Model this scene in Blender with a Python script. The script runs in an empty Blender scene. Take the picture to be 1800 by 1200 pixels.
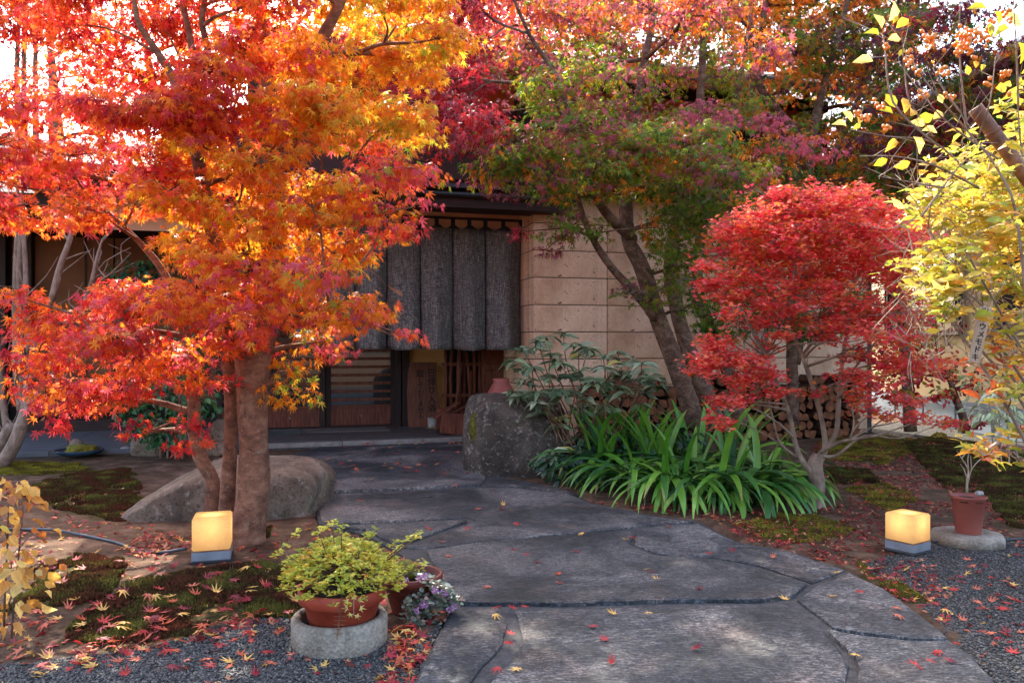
import bpy, bmesh, math, random
import numpy as np
from mathutils import Vector, Matrix, Quaternion, noise

# ------------------------------------------------------------------ camera, sky, sun, exposure
S = bpy.context.scene
COL = S.collection
R = math.radians
F, CAM_H, HY = 1400.0, 1.4, 600.0          # focal length in photo pixels, eye height, horizon row
cam = bpy.data.cameras.new('camera'); camo = bpy.data.objects.new('camera', cam); COL.objects.link(camo)
camo.location = (0, 0, CAM_H); camo.rotation_euler = (R(90), 0, 0)
cam.sensor_width = 36; cam.lens = 36 * F / 1800; cam.clip_end = 2000; cam.clip_start = 0.05
S.camera = camo
SUN_EL, SUN_AZ = R(43), R(-16)             # azimuth from +Y, negative = to the left
W = bpy.data.worlds.new('World'); S.world = W; W.use_nodes = True
nt = W.node_tree
sky = nt.nodes.new('ShaderNodeTexSky'); sky.sky_type = 'NISHITA'; sky.sun_disc = False
sky.sun_elevation = SUN_EL; sky.sun_rotation = SUN_AZ; sky.air_density = 1.0; sky.dust_density = 4.0; sky.ozone_density = 1.0
bg = nt.nodes['Background']; bg.inputs['Strength'].default_value = 0.15
nt.links.new(sky.outputs['Color'], bg.inputs['Color'])
sl = bpy.data.lights.new('sun', 'SUN'); sl.energy = 2.3; sl.angle = R(0.5); sl.color = (1.0, 0.93, 0.82)
so = bpy.data.objects.new('sun', sl); COL.objects.link(so)
sd = Vector((math.sin(SUN_AZ) * math.cos(SUN_EL), math.cos(SUN_AZ) * math.cos(SUN_EL), math.sin(SUN_EL)))
so.rotation_euler = sd.to_track_quat('Z', 'Y').to_euler(); so.location = (0, 0, 30)
S.view_settings.view_transform = 'Standard'; S.view_settings.look = 'None'
S.view_settings.exposure = 2.65; S.view_settings.gamma = 1; S.view_settings.use_curve_mapping = False
S.render.engine = 'CYCLES'
S.cycles.max_bounces = 8; S.cycles.diffuse_bounces = 4; S.cycles.glossy_bounces = 3; S.cycles.transmission_bounces = 5
S.cycles.use_denoising = True; S.cycles.caustics_reflective = False; S.cycles.caustics_refractive = False

rng = np.random.default_rng(7); rnd = random.Random(11)
def P(px, py, d): return Vector(((px - 900) / F * d, d, CAM_H - (py - HY) / F * d))
def G(px, py, z=0.0):
    d = (CAM_H - z) * F / (py - HY); return Vector(((px - 900) / F * d, d, z))
def G2(px, py): p = G(px, py); return (p.x, p.y)
def lin(c):
    c = c / 255.0; return c / 12.92 if c <= 0.04045 else ((c + 0.055) / 1.055) ** 2.4
def C(r, g, b): return (lin(r), lin(g), lin(b))

# ------------------------------------------------------------------ object helpers
def thing(name, label, cat, loc=(0, 0, 0), rotz=0.0, group=None):
    o = bpy.data.objects.new(name, None); COL.objects.link(o); o.empty_display_size = 0.1
    o.location = loc; o.rotation_euler = (0, 0, rotz); o['label'] = label; o['category'] = cat
    if group: o['group'] = group
    return o
def tag(o, label, cat, group=None):
    o['label'] = label; o['category'] = cat
    if group: o['group'] = group
    return o
def xf(o):
    m = Matrix.LocRotScale(o.location, o.rotation_euler, o.scale)
    return xf(o.parent) @ m if o.parent else m
def put(name, me, parent=None, loc=(0, 0, 0), rot=None, scale=None):
    o = bpy.data.objects.new(name, me); COL.objects.link(o)
    if parent: o.parent = parent
    o.location = loc
    if rot is not None: o.rotation_euler = rot
    if scale is not None: o.scale = scale if hasattr(scale, '__len__') else (scale,) * 3
    return o
class MB:
    def __init__(s): s.v = []; s.f = []; s.c = []
    def add(s, vs, fs, col=None):
        b = len(s.v); s.v += [tuple(p) for p in vs]; s.f += [tuple(i + b for i in q) for q in fs]
        if col is not None: s.c += [col] * len(vs)
        return s
    def tube(s, pts, rad, n=8, cap=True, wob=0.0, col=None):
        pts = [Vector(p) for p in pts]
        if not hasattr(rad, '__len__'): rad = [rad] * len(pts)
        vs, fs = [], []; nrm = None
        for i, p in enumerate(pts):
            t = (pts[min(i + 1, len(pts) - 1)] - pts[max(i - 1, 0)])
            t = t.normalized() if t.length > 1e-9 else Vector((0, 0, 1))
            if nrm is None: nrm = t.orthogonal().normalized()
            nrm = (nrm - t * nrm.dot(t)); nrm = nrm.normalized() if nrm.length > 1e-6 else t.orthogonal().normalized()
            bn = t.cross(nrm)
            for k in range(n):
                a = 2 * math.pi * k / n; r = rad[i]
                if wob: r *= 1 + wob * noise.noise(Vector((math.cos(a) * 1.3 + p.x * 3, math.sin(a) * 1.3 + p.y * 3, p.z * 3.0)))
                vs.append(p + (nrm * math.cos(a) + bn * math.sin(a)) * r)
        for i in range(len(pts) - 1):
            for k in range(n):
                a, b = i * n + k, i * n + (k + 1) % n; fs.append((a, b, b + n, a + n))
        if cap: fs.append(tuple(range(n - 1, -1, -1))); fs.append(tuple((len(pts) - 1) * n + k for k in range(n)))
        return s.add(vs, fs, col)
    def box(s, c, size, rot=None, bev=0.0):
        bm = bmesh.new(); bmesh.ops.create_cube(bm, size=1.0)
        for v in bm.verts: v.co = Vector((v.co.x * size[0], v.co.y * size[1], v.co.z * size[2]))
        if bev: bmesh.ops.bevel(bm, geom=list(bm.edges), offset=bev, segments=1, affect='EDGES', profile=0.7)
        bm.verts.index_update(); c = Vector(c)
        vs = [((rot @ v.co) if rot else v.co) + c for v in bm.verts]
        s.add(vs, [[v.index for v in f.verts] for f in bm.faces]); bm.free(); return s
    def box2(s, a, b, bev=0.0):
        return s.box([(a[i] + b[i]) / 2 for i in range(3)], [abs(b[i] - a[i]) for i in range(3)], None, bev)
    def lathe(s, prof, c=(0, 0, 0), n=28, col=None, wob=0.0):
        c = Vector(c); vs, fs = [], []
        for r, z in prof:
            for k in range(n):
                a = 2 * math.pi * k / n; rr = r * (1 + wob * noise.noise(Vector((math.cos(a) * 2, math.sin(a) * 2, z * 8 + c.x * 5))))
                vs.append(c + Vector((rr * math.cos(a), rr * math.sin(a), z)))
        for i in range(len(prof) - 1):
            for k in range(n):
                a, b = i * n + k, i * n + (k + 1) % n; fs.append((a, b, b + n, a + n))
        fs.append(tuple(range(n - 1, -1, -1))); fs.append(tuple((len(prof) - 1) * n + k for k in range(n)))
        return s.add(vs, fs, col)
    def mesh(s, name, mat, smooth=False, M=None):
        me = bpy.data.meshes.new(name); me.from_pydata([tuple(M @ Vector(p)) for p in s.v] if M else s.v, [], s.f)
        if s.c:
            a = me.color_attributes.new('col', 'FLOAT_COLOR', 'POINT')
            a.data.foreach_set('color', np.array([(c[0], c[1], c[2], 1) for c in s.c], np.float32).ravel())
        if mat: me.materials.append(mat)
        if smooth: me.polygons.foreach_set('use_smooth', np.ones(len(me.polygons), bool))
        me.update(); return me
    def build(s, name, mat, parent=None, smooth=False, world=True, kind=None):
        M = xf(parent).inverted() if (parent and world) else None
        o = put(name, s.mesh(name, mat, smooth, M), parent)
        if kind: o['kind'] = kind
        return o
    def alone(s, name, mat, label, cat, group=None, smooth=False, loc=None, kind=None):
        if loc is None:
            a = np.array(s.v); loc = Vector(((a[:, 0].min() + a[:, 0].max()) / 2, (a[:, 1].min() + a[:, 1].max()) / 2, a[:, 2].min()))
        o = put(name, s.mesh(name, mat, smooth, Matrix.Translation(-Vector(loc))), None, loc)
        tag(o, label, cat, group)
        if kind: o['kind'] = kind
        return o
def inpoly(x, y, poly):
    x = np.asarray(x, float); y = np.asarray(y, float); r = np.zeros(x.shape, bool); n = len(poly); j = n - 1
    for i in range(n):
        xi, yi = poly[i]; xj, yj = poly[j]
        c = ((yi > y) != (yj > y)) & (x < (xj - xi) * (y - yi) / ((yj - yi) or 1e-9) + xi); r ^= c; j = i
    return r
def np_mesh(name, V, faces_idx, loops_per, mat, col=None, smooth=False):
    """V (n,3), faces_idx flat array with a constant number of loops per face"""
    me = bpy.data.meshes.new(name); nf = len(faces_idx) // loops_per
    me.vertices.add(len(V)); me.vertices.foreach_set('co', V.astype(np.float32).ravel())
    me.loops.add(len(faces_idx)); me.loops.foreach_set('vertex_index', faces_idx.astype(np.int32))
    me.polygons.add(nf); me.polygons.foreach_set('loop_start', np.arange(0, nf * loops_per, loops_per, dtype=np.int32))
    if smooth: me.polygons.foreach_set('use_smooth', np.ones(nf, bool))
    if col is not None:
        a = me.color_attributes.new('col', 'FLOAT_COLOR', 'POINT')
        c4 = np.ones((len(V), 4), np.float32); c4[:, :3] = col; a.data.foreach_set('color', c4.ravel())
    me.materials.append(mat); me.update(calc_edges=True); me.validate(); return me

# ------------------------------------------------------------------ materials
class NT:
    def __init__(s, name):
        s.m = bpy.data.materials.new(name); s.m.use_nodes = True; s.t = s.m.node_tree
        s.b = s.t.nodes['Principled BSDF']; s.out = s.t.nodes['Material Output']
    def n(s, t, **k):
        o = s.t.nodes.new('ShaderNode' + t)
        for a, v in k.items():
            if a[0] == 'i' and a[1:].isdigit(): o.inputs[int(a[1:])].default_value = v
            elif a in ('Scale', 'Detail', 'Roughness', 'Distortion', 'Strength', 'Distance', 'Fac', 'Randomness', 'Factor'): o.inputs[a].default_value = v
            else: setattr(o, a, v)
        return o
    def l(s, a, b): s.t.links.new(a, b)
    def coord(s, scale=(1, 1, 1), rot=(0, 0, 0), kind='Object'):
        c = s.n('TexCoord'); m = s.n('Mapping'); m.inputs['Scale'].default_value = scale; m.inputs['Rotation'].default_value = rot
        s.l(c.outputs[kind], m.inputs[0]); return m.outputs[0]
    def noise(s, vec, scale, detail=4, rough=0.55, dist=0.0):
        o = s.n('TexNoise', Scale=scale, Detail=detail, Roughness=rough, Distortion=dist); s.l(vec, o.inputs['Vector']); return o.outputs['Fac']
    def ramp(s, fac, stops, interp='LINEAR'):
        o = s.n('ValToRGB'); o.color_ramp.interpolation = interp; e = o.color_ramp.elements
        while len(e) < len(stops): e.new(0.5)
        for i, (p, c) in enumerate(stops):
            e[i].position = p; e[i].color = (c[0], c[1], c[2], 1) if hasattr(c, '__len__') else (c, c, c, 1)
        s.l(fac, o.inputs[0]); return o.outputs[0]
    def mix(s, fac, a, b, mode='MIX'):
        o = s.n('Mix', data_type='RGBA', blend_type=mode)
        for sock, v in ((o.inputs[0], fac), (o.inputs[6], a), (o.inputs[7], b)):
            if hasattr(v, 'links') or hasattr(v, 'is_linked'): s.l(v, sock)
            else: sock.default_value = v if not hasattr(v, '__len__') else (v[0], v[1], v[2], 1)
        return o.outputs[2]
    def math(s, op, a, b=0.0):
        o = s.n('Math', operation=op)
        for i, v in enumerate((a, b)):
            if hasattr(v, 'is_linked'): s.l(v, o.inputs[i])
            else: o.inputs[i].default_value = v
        return o.outputs[0]
    def bump(s, h, strength=0.5, dist=0.02, prev=None):
        o = s.n('Bump', Strength=strength, Distance=dist); s.l(h, o.inputs['Height'])
        if prev: s.l(prev, o.inputs['Normal'])
        return o.outputs[0]
    def fin(s, col=None, rough=0.7, normal=None, spec=0.4, metal=0.0):
        for k, v in (('Base Color', col), ('Roughness', rough), ('Normal', normal), ('Specular IOR Level', spec), ('Metallic', metal)):
            if v is None: continue
            if hasattr(v, 'is_linked'): s.l(v, s.b.inputs[k])
            else: s.b.inputs[k].default_value = (v[0], v[1], v[2], 1) if hasattr(v, '__len__') else v
        return s.m
def mat_leaf(name, trans=0.5, rough=0.45, spec=0.35, tgain=(1, 1, 1)):
    s = NT(name); a = s.n('Attribute', attribute_name='col'); v = s.coord(); nz = s.noise(v, 9, 3)
    c = s.mix(1.0, a.outputs['Color'], s.ramp(nz, [(0.3, (0.8, 0.8, 0.8)), (0.7, (1.1, 1.1, 1.1))]), 'MULTIPLY')
    s.fin(c, rough, None, spec)
    t = s.n('BsdfTranslucent'); s.l(s.mix(1.0, c, tgain, 'MULTIPLY'), t.inputs[0]); mx = s.n('MixShader', Fac=trans)
    s.l(s.b.outputs[0], mx.inputs[1]); s.l(t.outputs[0], mx.inputs[2]); s.l(mx.outputs[0], s.out.inputs[0]); return s.m
def mat_noise(name, cols, scale=8, rough=0.8, bump=0.4, bdist=0.01, bscale=None, spec=0.3, stretch=(1, 1, 1), detail=6):
    s = NT(name); v = s.coord(stretch); f = s.noise(v, scale, detail, 0.6); n = len(cols)
    c = s.ramp(f, [(0.3 + 0.4 * i / max(1, n - 1), q) for i, q in enumerate(cols)])
    return s.fin(c, rough, s.bump(s.noise(v, bscale or scale * 4, 5, 0.65), bump, bdist), spec)
def mat_wood(name, dark, light, scale=(12, 12, 1.2), rough=0.65, spec=0.3, bump=0.3):
    s = NT(name); v = s.coord(scale); f = s.noise(v, 3.0, 6, 0.6, 0.6); f2 = s.noise(s.coord(), 2.0, 3)
    c = s.mix(s.math('MULTIPLY', f2, 0.5), s.ramp(f, [(0.3, dark), (0.7, light)]), dark)
    return s.fin(c, rough, s.bump(f, bump, 0.01), spec)
def mat_bark(name, cols, ring=True, lichen=0.25):
    s = NT(name); v = s.coord((1, 1, 1.5 if ring else 0.6)); f = s.noise(v, 10, 8, 0.65, 0.4)
    c = s.ramp(f, [(0.28, cols[0]), (0.5, cols[1]), (0.72, cols[2])])
    v2 = s.coord(); lf = s.ramp(s.noise(v2, 46, 3, 0.5), [(0.62, 0.0), (0.7, 1.0)])
    lp = s.ramp(s.noise(v2, 5.5, 7, 0.75, 0.8), [(0.56, 0.0), (0.62, 1.0)]); c = s.mix(s.math('MULTIPLY', lp, 0.35), c, C(168, 146, 122)); c = s.mix(s.math('MULTIPLY', lf, lichen), c, C(196, 178, 158))
    h = s.noise(v, 26, 7, 0.75); nb = s.bump(h, 0.9, 0.02)
    if ring: nb = s.bump(s.noise(s.coord((1.5, 1.5, 14)), 5, 4, 0.6, 0.8), 0.45, 0.012, nb)
    return s.fin(c, 0.8, nb, 0.25)

M_MAPLE = mat_leaf('maple_leaf', 0.64, 0.42, 0.4, (1.04, 1.25, 1.1))
M_AUTUMN = mat_leaf('autumn_leaf', 0.48, 0.4, 0.45, (1.04, 1.15, 1.1))
M_GREEN = mat_leaf('evergreen_leaf', 0.22, 0.32, 0.5)
M_LITTER = mat_leaf('dry_leaf', 0.2, 0.6, 0.3)
M_MOSS = mat_leaf('moss_tuft', 0.25, 0.8, 0.15)
M_BARK = mat_bark('maple_bark', [C(72, 46, 36), C(128, 86, 66), C(164, 118, 92)])
M_BARK_DK = mat_bark('dark_maple_bark', [C(56, 38, 30), C(104, 76, 60), C(144, 112, 92)])
M_BARK_GY = mat_bark('grey_bark', [C(88, 70, 58), C(138, 114, 98), C(172, 150, 132)], ring=False, lichen=0.15)
M_TWIG = mat_noise('pale_twig', [C(120, 96, 78), C(186, 164, 142)], 20)
M_DKWOOD = mat_wood('dark_stained_timber', C(34, 20, 17), C(70, 42, 35), (1.2, 12, 12))
M_DKWOODV = mat_wood('dark_stained_post', C(30, 18, 16), C(66, 40, 33))
M_REDWOOD = mat_wood('reddish_timber', C(70, 34, 24), C(142, 80, 56))
M_BOARD = mat_wood('sign_board_wood', C(84, 46, 34), C(146, 88, 64), (16, 16, 1.5))
M_LOGSIDE = mat_noise('firewood_bark', [C(46, 30, 24), C(92, 60, 42)], 14)
M_LOGEND = mat_noise('firewood_cut_end', [C(92, 52, 34), C(150, 92, 58)], 9)
M_BLACK = mat_noise('black_metal', [C(20, 20, 22), C(40, 40, 44)], 6, 0.4, 0.05, spec=0.5)
M_INK = mat_noise('black_ink', [C(16, 13, 12), C(26, 22, 20)], 12, 0.6, 0.05)
M_CABLE = mat_noise('cable_rubber', [C(36, 40, 46), C(70, 74, 80)], 10, 0.5, 0.05)
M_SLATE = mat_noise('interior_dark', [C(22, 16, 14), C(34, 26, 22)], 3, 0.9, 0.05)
M_TERRA = mat_noise('terracotta', [C(120, 46, 32), C(158, 62, 42), C(172, 84, 62)], 7, 0.6, 0.25, 0.004)
M_TERRA_DK = mat_noise('dark_terracotta', [C(84, 36, 28), C(120, 50, 40)], 7, 0.55, 0.25, 0.004)
M_CLAYPOT = mat_noise('brown_plastic_pot', [C(138, 72, 62), C(160, 88, 76)], 5, 0.5, 0.1, 0.003)
M_POTSOIL = mat_noise('potting_soil', [C(30, 22, 16), C(62, 46, 34)], 40, 0.95, 0.8, 0.02)
M_PLASTER = mat_noise('brown_plaster', [C(104, 66, 42), C(126, 82, 54)], 2.2, 0.9, 0.2, 0.004)
M_PALEPLASTER = mat_noise('pale_pink_plaster', [C(212, 168, 140), C(228, 186, 158)], 3, 0.9, 0.2, 0.004)
M_OCHRE = mat_noise('ochre_plaster', [C(196, 142, 78), C(216, 162, 96)], 3, 0.9, 0.2, 0.004)
M_ORANGE = mat_noise('orange_lit_plaster', [C(176, 84, 46), C(204, 108, 66)], 2, 0.9, 0.2, 0.004)  # orange cast of reflected light put into the plaster colour
M_BEIGE = mat_noise('beige_wall', [C(206, 182, 138), C(224, 202, 160)], 2, 0.9, 0.15, 0.004)
M_FOUND = mat_noise('grey_foundation', [C(116, 128, 138), C(140, 150, 158)], 3, 0.9, 0.3, 0.005)
M_ROOF = mat_noise('roof_tile_grey', [C(44, 42, 44), C(74, 72, 74)], 5, 0.6, 0.2, 0.006)
M_WHITE = mat_noise('white_gutter', [C(214, 214, 216), C(234, 234, 236)], 5, 0.4, 0.02)
def mat_oya():
    s = NT('oya_stone'); v = s.coord(); f = s.noise(v, 3.2, 7, 0.62)
    oi = s.n('ObjectInfo'); c = s.ramp(f, [(0.28, C(190, 142, 108)), (0.5, C(222, 180, 146)), (0.74, C(238, 204, 172))])
    c = s.mix(0.35, c, s.ramp(oi.outputs['Random'], [(0.0, C(200, 158, 128)), (1.0, C(240, 206, 178))]))
    stn = s.ramp(s.noise(s.coord((1.0, 1.0, .25)), 2.4, 6, 0.7), [(0.42, (0.72, 0.66, 0.6)), (0.58, (1, 1, 1))]); c = s.mix(0.6, c, stn, 'MULTIPLY')
    vo = s.n('TexVoronoi', Scale=24.0, Randomness=1.0); s.l(s.mix(0.12, v, s.n('TexNoise', Scale=7.0).outputs['Color']), vo.inputs['Vector'])
    vn = s.noise(v, 7, 3); pit = s.math('LESS_THAN', vo.outputs['Distance'], s.math('MULTIPLY', s.ramp(vn, [(0.42, 0.0), (0.75, 0.46)]), 1.0))
    fine = s.ramp(s.noise(v, 60, 3), [(0.6, 0.0), (0.68, 1.0)])
    c = s.mix(s.math('MULTIPLY', fine, 0.45), c, C(130, 76, 50)); c = s.mix(s.math('MULTIPLY', pit, 0.85), c, C(84, 44, 30))
    nb = s.bump(s.noise(v, 30, 6, 0.7), 0.4, 0.01); nb = s.bump(s.math('SUBTRACT', 1.0, pit), 0.5, 0.01, nb)
    return s.fin(c, 0.9, nb, 0.2)
M_OYA = mat_oya()
def mat_flag():
    s = NT('flagstone'); oi = s.n('ObjectInfo'); v0 = s.coord(); add = s.n('VectorMath', operation='ADD'); s.l(v0, add.inputs[0])
    sc = s.n('VectorMath', operation='SCALE'); s.l(oi.outputs['Location'], sc.inputs[0]); sc.inputs['Scale'].default_value = 3.7; s.l(sc.outputs[0], add.inputs[1]); v = add.outputs[0]
    big = s.noise(v, 1.3, 5, 0.6, 0.6); med = s.noise(v, 9, 6, 0.65, 0.5)
    mp = s.n('Mapping'); mp.inputs['Scale'].default_value = (26, 90, 26); mp.inputs['Rotation'].default_value = (0, 0, 0.5); s.l(v, mp.inputs[0]); flake = s.noise(mp.outputs[0], 1.0, 4, 0.65, 0.4)
    c = s.ramp(big, [(0.34, C(37, 38, 41)), (0.48, C(68, 68, 70)), (0.64, C(120, 115, 112))])
    warm = s.ramp(s.noise(v, 2.1, 3), [(0.55, 0.0), (0.75, 1.0)]); c = s.mix(s.math('MULTIPLY', warm, 0.45), c, C(142, 120, 108))
    c = s.mix(0.8, c, s.ramp(flake, [(0.40, (0.25, 0.25, 0.25)), (0.5, (0.85, 0.85, 0.85)), (0.6, (2.0, 1.95, 1.9))]), 'MULTIPLY')
    c = s.mix(0.6, c, s.ramp(med, [(0.3, (0.6, 0.6, 0.6)), (0.7, (1.25, 1.25, 1.25))]), 'MULTIPLY')
    vd = oi.outputs['Random']; c = s.mix(0.7, c, s.ramp(vd, [(0.0, (0.5, 0.5, 0.52)), (1.0, (1.25, 1.22, 1.18))]), 'MULTIPLY'); spk = s.noise(v, 75, 3, 0.7); c = s.mix(0.7, c, s.ramp(spk, [(0.38, (0.4, 0.4, 0.4)), (0.5, (0.95, 0.95, 0.95)), (0.62, (2.1, 2.05, 2.0))]), 'MULTIPLY')
    nb = s.bump(big, 0.6, 0.14); nb = s.bump(flake, 0.9, 0.022, nb); nb = s.bump(med, 0.7, 0.03, nb)
    return s.fin(c, s.ramp(med, [(0.3, 0.42), (0.7, 0.72)]), nb, 0.45)
M_FLAG = mat_flag()
M_MORTAR = mat_noise('path_mortar', [C(52, 50, 50), C(86, 82, 80)], 30, 0.9, 0.8, 0.01)
M_PAVE = mat_noise('entrance_paving', [C(74, 68, 66), C(104, 96, 92)], 4, 0.55, 0.3, 0.004, bscale=60)
M_KERB = mat_noise('pale_edge_stone', [C(112, 104, 98), C(142, 134, 126)], 9, 0.8, 0.3, 0.004)
M_MAT = mat_noise('grit_mat', [C(92, 84, 80), C(128, 118, 112)], 90, 0.9, 0.6, 0.006)
M_CONC = mat_noise('courtyard_concrete', [C(72, 72, 76), C(106, 104, 106)], 2.4, 0.7, 0.3, 0.004, bscale=40, stretch=(1, 2.4, 1))
def mat_rock(name, cols, lich, mossy):
    s = NT(name); v = s.coord(); f = s.noise(v, 3, 9, 0.65, 0.5); c = s.ramp(f, [(0.3, cols[0]), (0.52, cols[1]), (0.74, cols[2])])
    sp = s.ramp(s.noise(v, 18, 6, 0.7), [(0.56, 0.0), (0.66, 1.0)]); c = s.mix(s.math('MULTIPLY', sp, lich), c, C(190, 182, 168))
    bl = s.ramp(s.noise(v, 4.5, 8, 0.75, 1.0), [(0.58, 0.0), (0.63, 1.0)]); c = s.mix(s.math('MULTIPLY', bl, lich * .7), c, C(168, 158, 146)); dk = s.ramp(s.noise(v, 42, 4, 0.6), [(0.36, 1.0), (0.46, 0.0)]); c = s.mix(s.math('MULTIPLY', dk, 0.6), c, C(40, 32, 30))
    vo = s.n('TexVoronoi', Scale=2.6, feature='DISTANCE_TO_EDGE'); s.l(s.mix(0.25, v, s.n('TexNoise', Scale=5.0).outputs['Color']), vo.inputs['Vector']); nb = s.bump(s.ramp(vo.outputs['Distance'], [(0.0, 0.0), (0.03, 1.0)]), 0.16, 0.03); nb = s.bump(s.noise(v, 6, 8, 0.75), 0.9, 0.08, nb); nb = s.bump(s.noise(v, 36, 5, 0.7), 0.6, 0.012, nb)
    return s.fin(c, 0.8, nb, 0.3)
M_ROCK_L = mat_rock('boulder_brown', [C(80, 66, 54), C(118, 99, 82), C(154, 136, 118)], 0.4, 0)
M_ROCK_R = mat_rock('boulder_dark', [C(50, 43, 37), C(82, 72, 62), C(120, 108, 97)], 0.6, 0)
M_ROCK_S = mat_rock('small_stone', [C(104, 84, 70), C(150, 126, 106), C(176, 152, 132)], 0.2, 0)
M_PALE = mat_rock('pale_stone', [C(150, 142, 134), C(180, 172, 166), C(204, 198, 192)], 0.2, 0)
def mat_concrete():
    s = NT('aggregate_concrete'); v = s.coord(); vo = s.n('TexVoronoi', Scale=70.0); s.l(v, vo.inputs['Vector'])
    c = s.ramp(s.noise(v, 4, 5), [(0.3, C(112, 98, 84)), (0.7, C(158, 146, 132))])
    c = s.mix(0.5, c, s.ramp(vo.outputs['Color'], [(0.2, (0.55, 0.52, 0.5)), (0.8, (1.25, 1.22, 1.2))]), 'MULTIPLY')
    st = s.ramp(s.noise(s.coord((1, 1, 0.2)), 12, 3), [(0.6, 0.0), (0.72, 1.0)]); c = s.mix(s.math('MULTIPLY', st, 0.5), c, C(62, 54, 48))
    return s.fin(c, 0.9, s.bump(vo.outputs['Distance'], 0.7, 0.006), 0.2)
M_AGG = mat_concrete()
def mat_ground():
    s = NT('ground_soil'); z = s.n('Attribute', attribute_name='col'); sp = s.n('SeparateColor'); s.l(z.outputs['Color'], sp.inputs[0]); v = s.coord()
    soil = s.ramp(s.noise(v, 5, 8, 0.68), [(0.3, C(54, 40, 30)), (0.5, C(92, 70, 53)), (0.72, C(132, 106, 86))])
    vo = s.n('TexVoronoi', Scale=90.0); s.l(v, vo.inputs['Vector']); grav = s.ramp(vo.outputs['Color'], [(0.2, C(38, 36, 34)), (0.8, C(92, 88, 84))])
    moss = s.ramp(s.noise(v, 26, 6, 0.7), [(0.3, C(34, 28, 14)), (0.55, C(74, 62, 26)), (0.75, C(116, 106, 38))])
    c = s.mix(sp.outputs[0], soil, grav); c = s.mix(sp.outputs[1], c, moss)
    h = s.noise(v, 40, 6, 0.75); nb = s.bump(h, 0.8, 0.02); nb = s.bump(s.noise(v, 130, 3, 0.7), 0.6, 0.006, nb)
    return s.fin(c, 0.95, nb, 0.15)
M_GROUND = mat_ground()
M_PEBBLE = (lambda s: s.fin(s.n('Attribute', attribute_name='col').outputs['Color'], 0.6, None, 0.4))(NT('pebble_grey'))
def mat_cloth():
    s = NT('linen_curtain'); v = s.coord((18, 18, 120)); h = s.noise(v, 1.0, 4, 0.6, 1.2); vv = s.coord((90, 90, 5)); w = s.noise(vv, 1.0, 3)
    f = s.math('ADD', s.math('MULTIPLY', h, 0.6), s.math('MULTIPLY', w, 0.4)); bigz = s.noise(s.coord((1, 1, 2.0)), 1.6, 3)
    c = s.ramp(f, [(0.36, C(44, 43, 43)), (0.5, C(94, 91, 88)), (0.62, C(172, 164, 156))]); c = s.mix(s.ramp(bigz, [(0.35, 0.0), (0.7, 0.55)]), c, C(104, 98, 94))
    s.fin(c, 0.9, s.bump(f, 0.6, 0.006), 0.15); t = s.n('BsdfTranslucent'); s.l(c, t.inputs[0]); mx = s.n('MixShader', Fac=0.15)
    s.l(s.b.outputs[0], mx.inputs[1]); s.l(t.outputs[0], mx.inputs[2]); s.l(mx.outputs[0], s.out.inputs[0]); return s.m
M_CLOTH = mat_cloth()
M_HEM = mat_noise('indigo_seam', [C(24, 26, 34), C(38, 40, 50)], 20, 0.9, 0.3)
M_TAN = mat_noise('tan_dye', [C(150, 108, 84), C(176, 132, 106)], 30, 0.9, 0.3)
def mat_glass():
    s = NT('window_glass'); s.fin((0.02, 0.02, 0.02), 0.04, None, 0.9); return s.m
M_GLASS = mat_glass()
def mat_shade():
    s = NT('acrylic_lamp_shade'); v = s.coord(); f = s.noise(v, 14, 5, 0.7); sp = s.ramp(s.noise(v, 90, 2), [(0.68, 0.0), (0.74, 1.0)])
    c = s.ramp(f, [(0.3, (0.82, 0.58, 0.29)), (0.7, (0.90, 0.70, 0.40))]); c = s.mix(s.math('MULTIPLY', sp, 0.5), c, (0.30, 0.15, 0.05)); s.fin(c, 0.35, None, 0.4)
    t = s.n('BsdfTranslucent'); s.l(c, t.inputs[0]); mx = s.n('MixShader', Fac=0.86); s.l(s.b.outputs[0], mx.inputs[1]); s.l(t.outputs[0], mx.inputs[2]); s.l(mx.outputs[0], s.out.inputs[0]); return s.m
M_SHADE = mat_shade()
M_STEEL = mat_noise('grey_lamp_base', [C(104, 104, 110), C(132, 132, 138)], 8, 0.5, 0.1, 0.002, spec=0.5)
M_BAMBOO = mat_noise('old_bamboo', [C(70, 42, 30), C(122, 80, 56), C(160, 118, 86)], 14, 0.5, 0.6, 0.008, stretch=(1, 1, 0.5))
M_TAGWOOD = mat_wood('grey_tag_wood', C(150, 124, 102), C(196, 172, 150), (20, 20, 2))
M_BERRY = mat_noise('orange_berry', [C(206, 104, 24), C(230, 136, 44)], 20, 0.35, 0.05, spec=0.5)
M_REDBERRY = mat_noise('red_berry', [C(170, 36, 30), C(196, 60, 44)], 20, 0.35, 0.05, spec=0.5)
M_TRAY = mat_noise('blue_glaze', [C(30, 48, 66), C(52, 76, 98)], 6, 0.25, 0.05, spec=0.6)
M_FLOWER = mat_leaf('sedum_flower', 0.3, 0.7, 0.2)
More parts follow.
